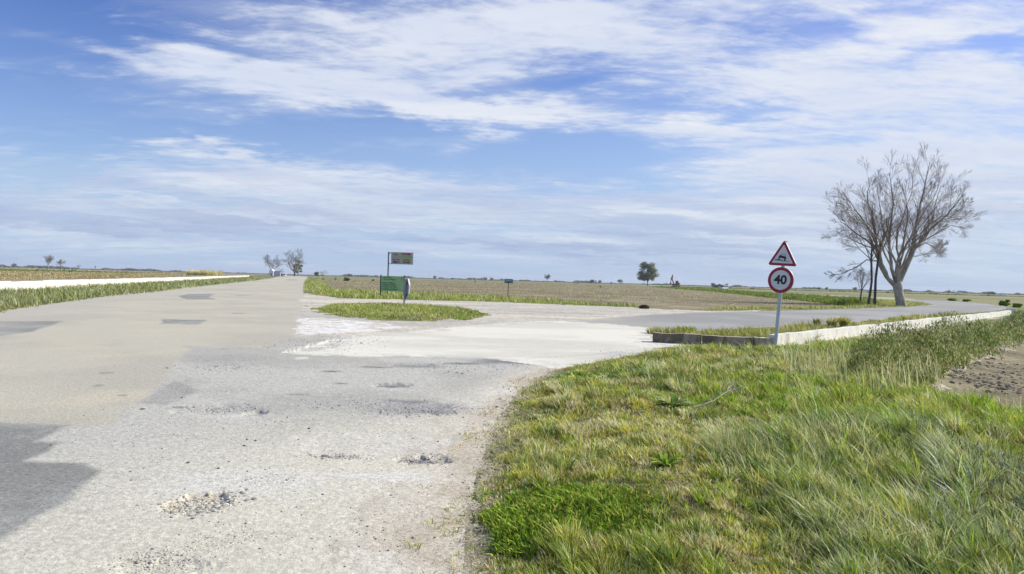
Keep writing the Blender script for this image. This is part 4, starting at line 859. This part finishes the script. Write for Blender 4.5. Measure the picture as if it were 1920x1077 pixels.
for pts, r_, d0, d1 in LM:
    k = len(pts); P3 = [tp3(px_, py_, d0 + (d1 - d0) * (i / (k - 1)) ** 1.2) for i, (px_, py_) in enumerate(pts)]
    rad = [max(.62 * r_ * (1 - i / (k - 1)) ** .8, .025) for i in range(k)]
    fine_p = []; fr = []
    for i in range(k - 1):
        for t in (0, .5):
            q = np.array(P3[i]) * (1 - t) + np.array(P3[i + 1]) * t
            if i + t > 0: q = q + np.array([g.gauss(0, .06), g.gauss(0, .06), g.gauss(0, .05)])
            fine_p.append(q); fr.append(rad[i] * (1 - t) + rad[i + 1] * t)
    fine_p.append(P3[-1]); fr.append(rad[-1]); out.setdefault('L', []).append((fine_p, fr))
    Lg = sum(np.linalg.norm(fine_p[i + 1] - fine_p[i]) for i in range(len(fine_p) - 1))
    children(out, g, fine_p, fr, Lg, 0, cfg, .28)
link('limbs', tubes_np(out['L'], 7), M_BARK, bt)
link('twigs', tubes_np([q for lv in out if lv != 'L' for q in out[lv]], 3), M_TWIG, bt)
for px_, py_, hh, sd, lab in [(1614, 571, 4.6, 1, 'smallest and leftmost of the three slim leafless trees left of the big tree'), (1628, 573, 11, 2, 'middle of the three slim leafless trees left of the big tree'), (1640, 573, 12, 3, 'rightmost slim dark trunk next to the big leafless tree')]:
    x, y = G(px_, py_)
    bare_tree('slim_tree', x, y, hh, .75, sd, lab, 7, .46 if hh > 5 else .35, .03 if sd != 3 else .05, .0105 if hh > 5 else .018, (M_BARKD, M_TWIG), .008, group='slim trees beside the big tree', dense=1.0)

def far_tree(px, ybase, hpx, wide, seed, label, **k):
    k.setdefault('dense', 1.5)
    dep = max(EYE * F / max(ybase - HY(px), .5), 20); dep = min(dep, k.pop('maxd', 1500)); x, y = AT(px, dep)
    return bare_tree('leafless_tree', x, y, hpx * dep / F, wide, seed, label, rmin=.00009 * dep, **k)
far_tree(90, 504.5, 27, .85, 21, 'thin leafless tree far left on the horizon, taller of the pair', limbs=6, trunk=.3)
far_tree(114, 505.6, 20, .7, 22, 'stout pale pollarded tree far left, shorter of the pair', limbs=6, trunk=.35, tr=.05, mats=(M_TWIGF, M_TWIGB))
far_tree(147, 506, 11, .9, 23, 'faint small leafless tree right of the pollarded tree', limbs=5, trunk=.35, dense=.8)
far_tree(26, 503, 10, 1.2, 24, 'round leafless bush-like tree at the far left edge', limbs=8, trunk=.15)
far_tree(508, 516.5, 41, .8, 25, 'fan-shaped leafless tree behind the small white hut', limbs=9, trunk=.2, tr=.022, dense=1.2)
far_tree(552, 518.2, 53, .95, 26, 'larger leafless tree with a dark trunk at the end of the main road', limbs=9, trunk=.16, tr=.032, mats=(M_BARKD, M_TWIGF), dense=1.3)
far_tree(606, 519.5, 14, .9, 27, 'pale wispy tree beyond the dark bush right of the road end', limbs=6, mats=(M_TWIGB, M_TWIGB), dense=.8)
far_tree(655, 520, 8, 1.2, 28, 'tiny grey tree on the horizon left of the green board', limbs=7)
far_tree(815, 524.5, 8, .9, 29, 'single tiny leafless tree on the horizon right of the octagonal sign', limbs=6)
far_tree(910, 527, 8, 1.2, 30, 'tiny low tree on the horizon, left of a pair near the small blue sign', limbs=7, group=None)
far_tree(922, 527.2, 7, 1.1, 31, 'tiny low tree on the horizon, right of a pair near the small blue sign', limbs=7)
far_tree(1026, 530, 16, .8, 32, 'pale leafless tree alone on the horizon mid field', limbs=7, trunk=.3, mats=(M_TWIGB, M_TWIGF))
far_tree(1110, 533, 9, .9, 33, 'small grey tree left of the tiny white tower on the horizon', limbs=7)
far_tree(1125, 533, 8, .7, 34, 'small grey tree right of the tiny white tower on the horizon', limbs=6)
far_tree(1146, 534, 5, .9, 35, 'lowest grey tree between the tower trees and the reddish tree', limbs=6)
far_tree(1163, 534, 11, 1.0, 36, 'reddish brown leafless tree left of the eucalyptus', limbs=8, mats=(M_TWIGB, M_TWIGB))
far_tree(1337, 540, 10, .7, 37, 'thin leafless tree left behind the white van', limbs=6)
far_tree(1350, 540, 8, 1.0, 38, 'dark low leafless tree just behind the white van', limbs=7)
far_tree(1362, 540.5, 9, .9, 39, 'leafless tree right behind the white van', limbs=7)
far_tree(1536, 545.5, 7, 1.1, 40, 'faint leafless tree on the horizon, left of a pair near the slim trees', limbs=7)
far_tree(1550, 545.7, 7, 1.0, 41, 'faint leafless tree on the horizon, right of a pair near the slim trees', limbs=7)

def leafy(name, px, ybase, hpx, wpx, label, seed, cols, trunk=.25, n_=5000, leaf=.3, clumps=26, cat='tree', maxd=1500, ztop=1.0, parts=True, limbs_mat=M_TWIGF, dep=None, flat=1.0):
    g = np.random.default_rng(seed); dep = dep or min(EYE * F / max(ybase - HY(px), .5), maxd); x, y = AT(px, dep); H = hpx * dep / F; Wm = wpx * dep / F / 2
    t = empty(name, (x, y, gz(x, y))); tag(t, label, cat)
    cc = []; 
    for i in range(clumps):
        a = g.random() * 6.28; v = g.random(); rr_ = (g.random() ** .5) * Wm * (1 - .6 * abs(v - .4)) * .8; cc.append((rr_ * math.cos(a), rr_ * math.sin(a), H * (trunk + (1 - trunk) * (.1 + .82 * v))))
    cc = np.array(cc); i = g.integers(0, clumps, n_); sz = Wm * (.16 + .16 * g.random(clumps))[i]
    q = g.normal(0, 1, (n_, 3)); q /= np.linalg.norm(q, axis=1)[:, None]; q *= (g.random(n_) ** .45)[:, None] * sz[:, None]; q[:, 2] *= .75 * flat
    p = cc[i] + q; p[:, 2] = np.clip(p[:, 2], .02 * H, H)
    w_ = {k_: 1 for k_ in cols}; tone = (.7 + .6 * g.random(clumps))[i][:, None]
    col = pick(w_, n_, g) * tone
    ls = leaf * Wm * (.05 + .06 * g.random(n_))
    cr = blades('crown', p[:, 0], p[:, 1], ls * 1.6, ls, col, lean=1.5, seed=seed, segs=2, mat=M_LEAF, Z=p[:, 2], parent=t)
    tb = []
    if trunk > .03 or True:
        r_ = H * .022
        if trunk > .03:
            link('trunk', tubes_np([([np.array([0, 0, -.3]), np.array([.01 * H, 0, H * trunk * .6]), np.array([0, 0, H * trunk * 1.3])], [r_ * 1.3, r_, r_ * .8])], 7), limbs_mat, t)
            for c0 in cc[:14]: tb.append(([np.array([0, 0, H * trunk]), np.array(c0) * [.4, .4, .7], np.array(c0)], [r_ * .6, r_ * .35, r_ * .12]))
            link('limbs', tubes_np(tb, 4), limbs_mat, t)
        else:
            st_ = [([np.array([0, 0, -.1]), np.array(c0) * [.6, .6, .5], np.array(c0)], [r_, r_ * .6, r_ * .3]) for c0 in cc[:10]]
            link('stems', tubes_np(st_, 4), limbs_mat, t)
    return t
leafy('eucalyptus_tree', 1214, 536.6, 44, 44, 'dark leafy eucalyptus standing alone left of the excavator', 51, ['euc', 'euc', 'grey'], .18, 13000, .5, 75)
leafy('evergreen_tree', 558, 518.0, 31, 20, 'olive green leafy tree growing inside the larger leafless tree', 52, ['dark', 'olive', 'dark'], .14, 5000, .8, 20)
leafy('shrub', 593, 518.3, 7.5, 14, 'dark green shrub beyond the road end by a white post', 53, ['dark', 'green', 'dark'], .02, 1500, 1.4, 16, cat='shrub')
leafy('shrub', 650, 527, 6, 15, 'widest dark shrub at the back edge of the ploughed field, left of the board', 54, ['dark', 'olive'], .02, 900, 1.6, 12, cat='shrub')
leafy('shrub', 629, 526, 5, 6, 'small dark shrub left of the widest shrub in the ploughed field', 55, ['dark', 'green'], .02, 500, 2, 7, cat='shrub')
leafy('shrub', 700, 527.5, 4, 7, 'small dark shrub in the ploughed field nearest the green board', 56, ['dark', 'olive'], .02, 500, 2, 7, cat='shrub')
leafy('shrub', 606, 525.5, 4, 5, 'tiny dark shrub at the left corner of the ploughed field', 66, ['dark', 'olive'], .02, 400, 2, 7, cat='shrub')
leafy('shrub', 891, 530, 3.5, 5, 'tiny dark shrub in the field between the board and the small blue sign', 67, ['dark', 'olive'], .02, 400, 2, 7, cat='shrub')
leafy('shrub', 1126, 540, 3.5, 5, 'tiny round shrub in the ploughed field left of the eucalyptus', 68, ['dark', 'green'], .02, 400, 2, 7, cat='shrub')
leafy('shrub', 1884, 574, 11, 24, 'bright green bush at the bend of the side road', 57, ['bright', 'green', 'dark'], .02, 4500, .9, 22, cat='shrub')
leafy('shrub', 1908, 577, 7, 22, 'lower green bush right of the bright green bush at the bend', 58, ['bright', 'green', 'green'], .02, 3000, .9, 18, cat='shrub')
leafy('shrub', 1787, 564.5, 4, 22, 'low flat green shrub beyond the side road, left of two', 59, ['bright', 'green'], .02, 1800, 1.1, 22, cat='shrub', flat=.5)
leafy('shrub', 1812, 566, 4, 18, 'low flat green shrub beyond the side road, right of two', 60, ['bright', 'green'], .02, 1500, 1.1, 22, cat='shrub', flat=.5)
leafy('small_tree', 1603, 545.8, 6, 11, 'dark round tree on the horizon just left of the slim trunks', 61, ['dark', 'olive'], .15, 900, 1.5, 12)
leafy('small_tree', 1780, 550.3, 6, 6, 'dark pointed tree on the right horizon by the tiny white farm', 62, ['dark'], .1, 700, 1.8, 10)
leafy('small_tree', 1789, 550.5, 5, 7, 'dark round tree on the right horizon by the tiny white farm', 63, ['dark', 'olive'], .1, 700, 1.8, 10)
leafy('small_tree', 1858, 552.4, 3.5, 16, 'low dark clump of trees on the right horizon', 64, ['dark'], .1, 900, 1.8, 16, flat=.6)
leafy('small_tree', 1908, 553.6, 4, 9, 'dark tree on the horizon at the right edge of the view', 65, ['dark', 'olive'], .1, 700, 1.8, 10)
leafy('cypress_tree', 179, 507, 9, 3, 'tiny narrow dark tree standing like a post on the left horizon', 69, ['dark'], .1, 600, 3, 8)
leafy('small_tree', 904, 527, 7, 4, 'tiny narrow dark tree left of the pair near the small blue sign', 70, ['dark'], .1, 500, 3, 8)

# low far vegetation line on the horizon
def horizon_line(name, dep, h, t0, t1, cols, seed, label, N=9000):
    g = np.random.default_rng(seed); t = R(t0) + R(t1 - t0) * g.random(N); r = dep * (1 + .12 * g.random(N)); X = r * np.sin(t); Y = r * np.cos(t)
    f = fbm(t * 60, t * 0 + seed, 1.0, 5, seed); H = h * (.45 + .9 * ss(f, .42, .75)) * (.5 + .6 * g.random(N))
    return grass_stuff(name, X, Y, H, np.full(N, dep * .004), pick(cols, N, g), label=label, cat='trees', seed=seed, segs=2, lean=.3)
horizon_line('far_trees', 1700, 5.0, -44, 44, {'far': 1}, 801, 'thin blurred line of far trees along the whole horizon', 22000)
horizon_line('far_reeds', 600, .9, -44, -24, {'straw': 1, 'dark': 1, 'olive': 1}, 802, 'reedy bank far beyond the left white wall', 8000)
horizon_line('far_hedge', 520, .8, 12, 44, {'dark': 1, 'olive': 1, 'green': .6}, 803, 'low green hedge line far across the fields on the right', 9000)

# ---------------------------------------------------------------- buildings, machines
def house(name, px, dep, wd, ln, h, roof_h, label, rz=0, wall_m=M_HOUSE, roof_m=M_TILE, door=True, win=2):
    x, y = AT(px, dep); t = empty(name, (x, y, gz(x, y)), rz); tag(t, label, 'building')
    MB().prism([(-wd / 2, -.3), (wd / 2, -.3), (wd / 2, h), (0, h + roof_h), (-wd / 2, h)], 0, ln).build('wall', wall_m, t)
    s = math.atan2(roof_h, wd / 2); L_ = math.hypot(roof_h, wd / 2) + .25; rf = MB()
    for sg in (-1, 1):
        ux, uz = sg * math.cos(s), -math.sin(s); nx, nz = sg * math.sin(s), math.cos(s)
        a_ = (nx * .03, h + roof_h + nz * .03); b_ = (a_[0] + ux * L_, a_[1] + uz * L_)
        rf.prism([a_, b_, (b_[0] + nx * .12, b_[1] + nz * .12), (a_[0] + nx * .12, a_[1] + nz * .12)], -.2, ln + .2)
    rf.build('roof', roof_m, t)
    if door: MB().box(0, -.02, 1.0, .9, .06, 2.0).build('door', M_DARK, t)
    for i in range(win): MB().box((-1 if i == 0 else 1) * wd * .3, -.02, h * .6, .8, .06, .8).build('window', M_GLASS, t)
    for i in range(win + 1): MB().box(-wd / 2 - .02, ln * (i + .5) / (win + 1), h * .55, .06, .9, .9).build('window', M_GLASS, t)
    return t
house('white_hut', 508.5, 560, 3.3, 4, 3.6, 1.7, 'small white gabled hut at the end of the main road on the left', R(2), roof_m=M_HOUSE, win=0)
house('farmhouse', 528.5, 480, 2.3, 40, 3.2, .6, 'long white farm building with its grey side receding behind the hut', R(25), roof_m=pmat('grey roof', (.32, .33, .36), .8), win=0)
def van(name, px, dep, rz, label, col=(.78, .79, .80), L_=4.6):
    x, y = AT(px, dep); t = empty(name, (x, y, gz(x, y)), rz); tag(t, label, 'van')
    pm = pmat('van paint', col, .3, var=.03); s = L_ / 4.6
    body = [(-2.25, .35), (2.1, .35), (2.3, .55), (2.28, .95), (2.05, 1.1), (1.55, 1.2), (1.0, 1.95), (.8, 2.05), (-2.15, 2.05), (-2.28, 1.8), (-2.3, .5)]
    MB().prism([(a * s, b) for a, b in body], -.88, .88).build('body', pm, t)
    wn = MB()
    for sg in (-1, 1):
        for a0, a1 in ((.1, 1.0), (-1.0, -.1), (-2.0, -1.1)): wn.prism([(a0 * s, 1.2), (a1 * s + (.3 if a1 > .9 else 0), 1.2), (a1 * s, 1.8), (a0 * s, 1.8)], sg * .885 - .004, sg * .885 + .004)
    wn.add([(1.56 * s, -.75, 1.24), (1.56 * s, .75, 1.24), (1.04 * s, .72, 1.93), (1.04 * s, -.72, 1.93)], [(0, 1, 2, 3)]); wn.add([(-2.315 * s, -.7, 1.15), (-2.315 * s, .7, 1.15), (-2.30 * s, .7, 1.8), (-2.30 * s, -.7, 1.8)], [(0, 1, 2, 3)])
    wn.build('windows', M_GLASS, t)
    for a_ in (-1.45, 1.45):
        for sg in (-1, 1): MB().tube([(a_ * s, sg * .7, .34), (a_ * s, sg * .92, .34)], .34, 16).build('wheel', M_DARK, t)
    return t
van('parked_van', 1357, 290, R(-150), 'white van parked on the track right of the excavator', L_=3.6)
van('parked_van', 533.5, 440, R(100), 'white van standing at the far end of the main road')
# excavator
x, y = AT(1268, 500); ex = empty('excavator', (x, y, gz(x, y)), R(-20)); ex.scale = (1.35, 1.35, 1.2); tag(ex, 'dark red excavator with its boom raised on the far track', 'excavator')
mo = pmat('orange red paint', (.24, .06, .03), .5, var=.25)
for sy_ in (-1, 1): MB().prism([(-2.0, .25), (-1.7, 0), (1.7, 0), (2.0, .25), (2.0, .6), (1.7, .85), (-1.7, .85), (-2.0, .6)], sy_ * 1.1 - .3, sy_ * 1.1 + .3).build('track', M_DARK, ex)
MB().box(-.3, 0, 1.5, 3.6, 2.4, .9, bev=.1).box(1.1, .1, 1.9, 1.5, 2.2, 1.3, bev=.15).build('body', mo, ex)
MB().box(.3, .55, 2.8, 1.5, 1.1, 1.7, bev=.1).build('cab', M_GLASS, ex); MB().box(.3, .55, 3.7, 1.6, 1.2, .1, bev=.02).build('cab_roof', M_DARK, ex)
MB().tube([(-1.2, -.3, 1.9), (-2.2, -.3, 4.6), (-2.0, -.3, 7.2)], [.32, .36, .25], 6).build('boom', mo, ex)
MB().tube([(-2.0, -.3, 7.3), (-2.7, -.3, 4.8), (-2.9, -.3, 2.4)], [.22, .24, .18], 6).build('arm', mo, ex)
MB().prism([(-3.3, 2.4), (-2.5, 2.4), (-2.4, 1.7), (-2.9, 1.3), (-3.5, 1.7)], -.8, .2).build('bucket', M_DARK, ex)
house('farm_building', 1083, 900, 9, 7, 2.4, 1.6, 'low cream farm building with a hipped tan roof on the horizon mid field', R(10), wall_m=pmat('cream render', (.66, .6, .48), .8))
house('farm_building', 956.5, 950, 5.5, 5, 2.6, .8, 'tiny white building on the horizon directly above the small blue sign', R(0), roof_m=M_HOUSE)
house('farm_building', 1117, 950, 2.6, 3, 4.0, .8, 'tiny white tower between two small trees on the horizon', R(0), roof_m=M_HOUSE, win=0)
house('farm_building', 1797, 1000, 9, 6, 2.2, .6, 'tiny white farm shed beside the dark trees on the right horizon', R(0), roof_m=M_HOUSE)
house('farm_building', 1878, 1000, 16, 6, 1.8, .5, 'long low white building on the horizon near the right edge', R(0), roof_m=M_HOUSE)
house('farm_building', 1329 + 14, 620, 5, 4, 1.9, .8, 'low brown shed hidden among the leafless trees behind the white van', R(0), wall_m=pmat('brown render', (.25, .17, .12), .8))

# brown heap at the field edge
x, y = G(1208, 579); g = np.random.default_rng(9); N = 2600; a = g.random(N) * 6.28; q = np.sqrt(g.random(N)); X = .33 * q * np.cos(a); Y = .26 * q * np.sin(a); Z = np.sqrt(np.clip(1 - q * q, 0, 1)) * .21 * (.7 + .4 * g.random(N))
hp = empty('straw_heap', (x, y, gz(x, y))); tag(hp, 'round heap of dark brown dead weed at the edge of the gravel', 'heap')
bm = bmesh.new(); bmesh.ops.create_icosphere(bm, subdivisions=3, radius=1)
for v in bm.verts: f = 1 + .25 * (random.random() - .5); v.co = Vector((v.co.x * .30 * f, v.co.y * .24 * f, max(v.co.z, -.2) * .19 * f))
me = bpy.data.meshes.new('core'); bm.to_mesh(me); bm.free(); link('core', me, pmat('dead matter', (.09, .065, .045), 1, bump=.03), hp)
blades('stems', X, Y, .04 + .05 * g.random(N), np.full(N, .02), np.tile(A(.14, .10, .07), (N, 1)) * (.5 + g.random(N))[:, None], lean=1.6, Z=Z, segs=2, parent=hp, seed=1)
# white marker posts beyond the road end
for px_, lab in ((592, 'short white marker post left of the dark shrub by the road end'), (601, 'short white marker post right of the dark shrub by the road end')):
    x, y = AT(px_, 420); o = MB().box(0, 0, .55, .18, .18, 1.2, bev=.02).build('marker_post', M_HOUSE); o.location = (x, y, gz(x, y)); tag(o, lab, 'post')

# ---------------------------------------------------------------- air
hz = bpy.data.materials.new('air'); hz.use_nodes = True; k = NT(hz.node_tree); k.n.remove(k.n['Principled BSDF'])
vol = k.new('ShaderNodeVolumePrincipled'); vol.inputs['Density'].default_value = .00012; vol.inputs['Color'].default_value = (.86, .92, 1, 1); vol.inputs['Anisotropy'].default_value = .1
k.l.new(vol.outputs[0], k.n['Material Output'].inputs['Volume'])
o = MB().box(0, 0, 13.5, 9300, 9300, 33).build('haze', hz); tag(o, kind='stuff')
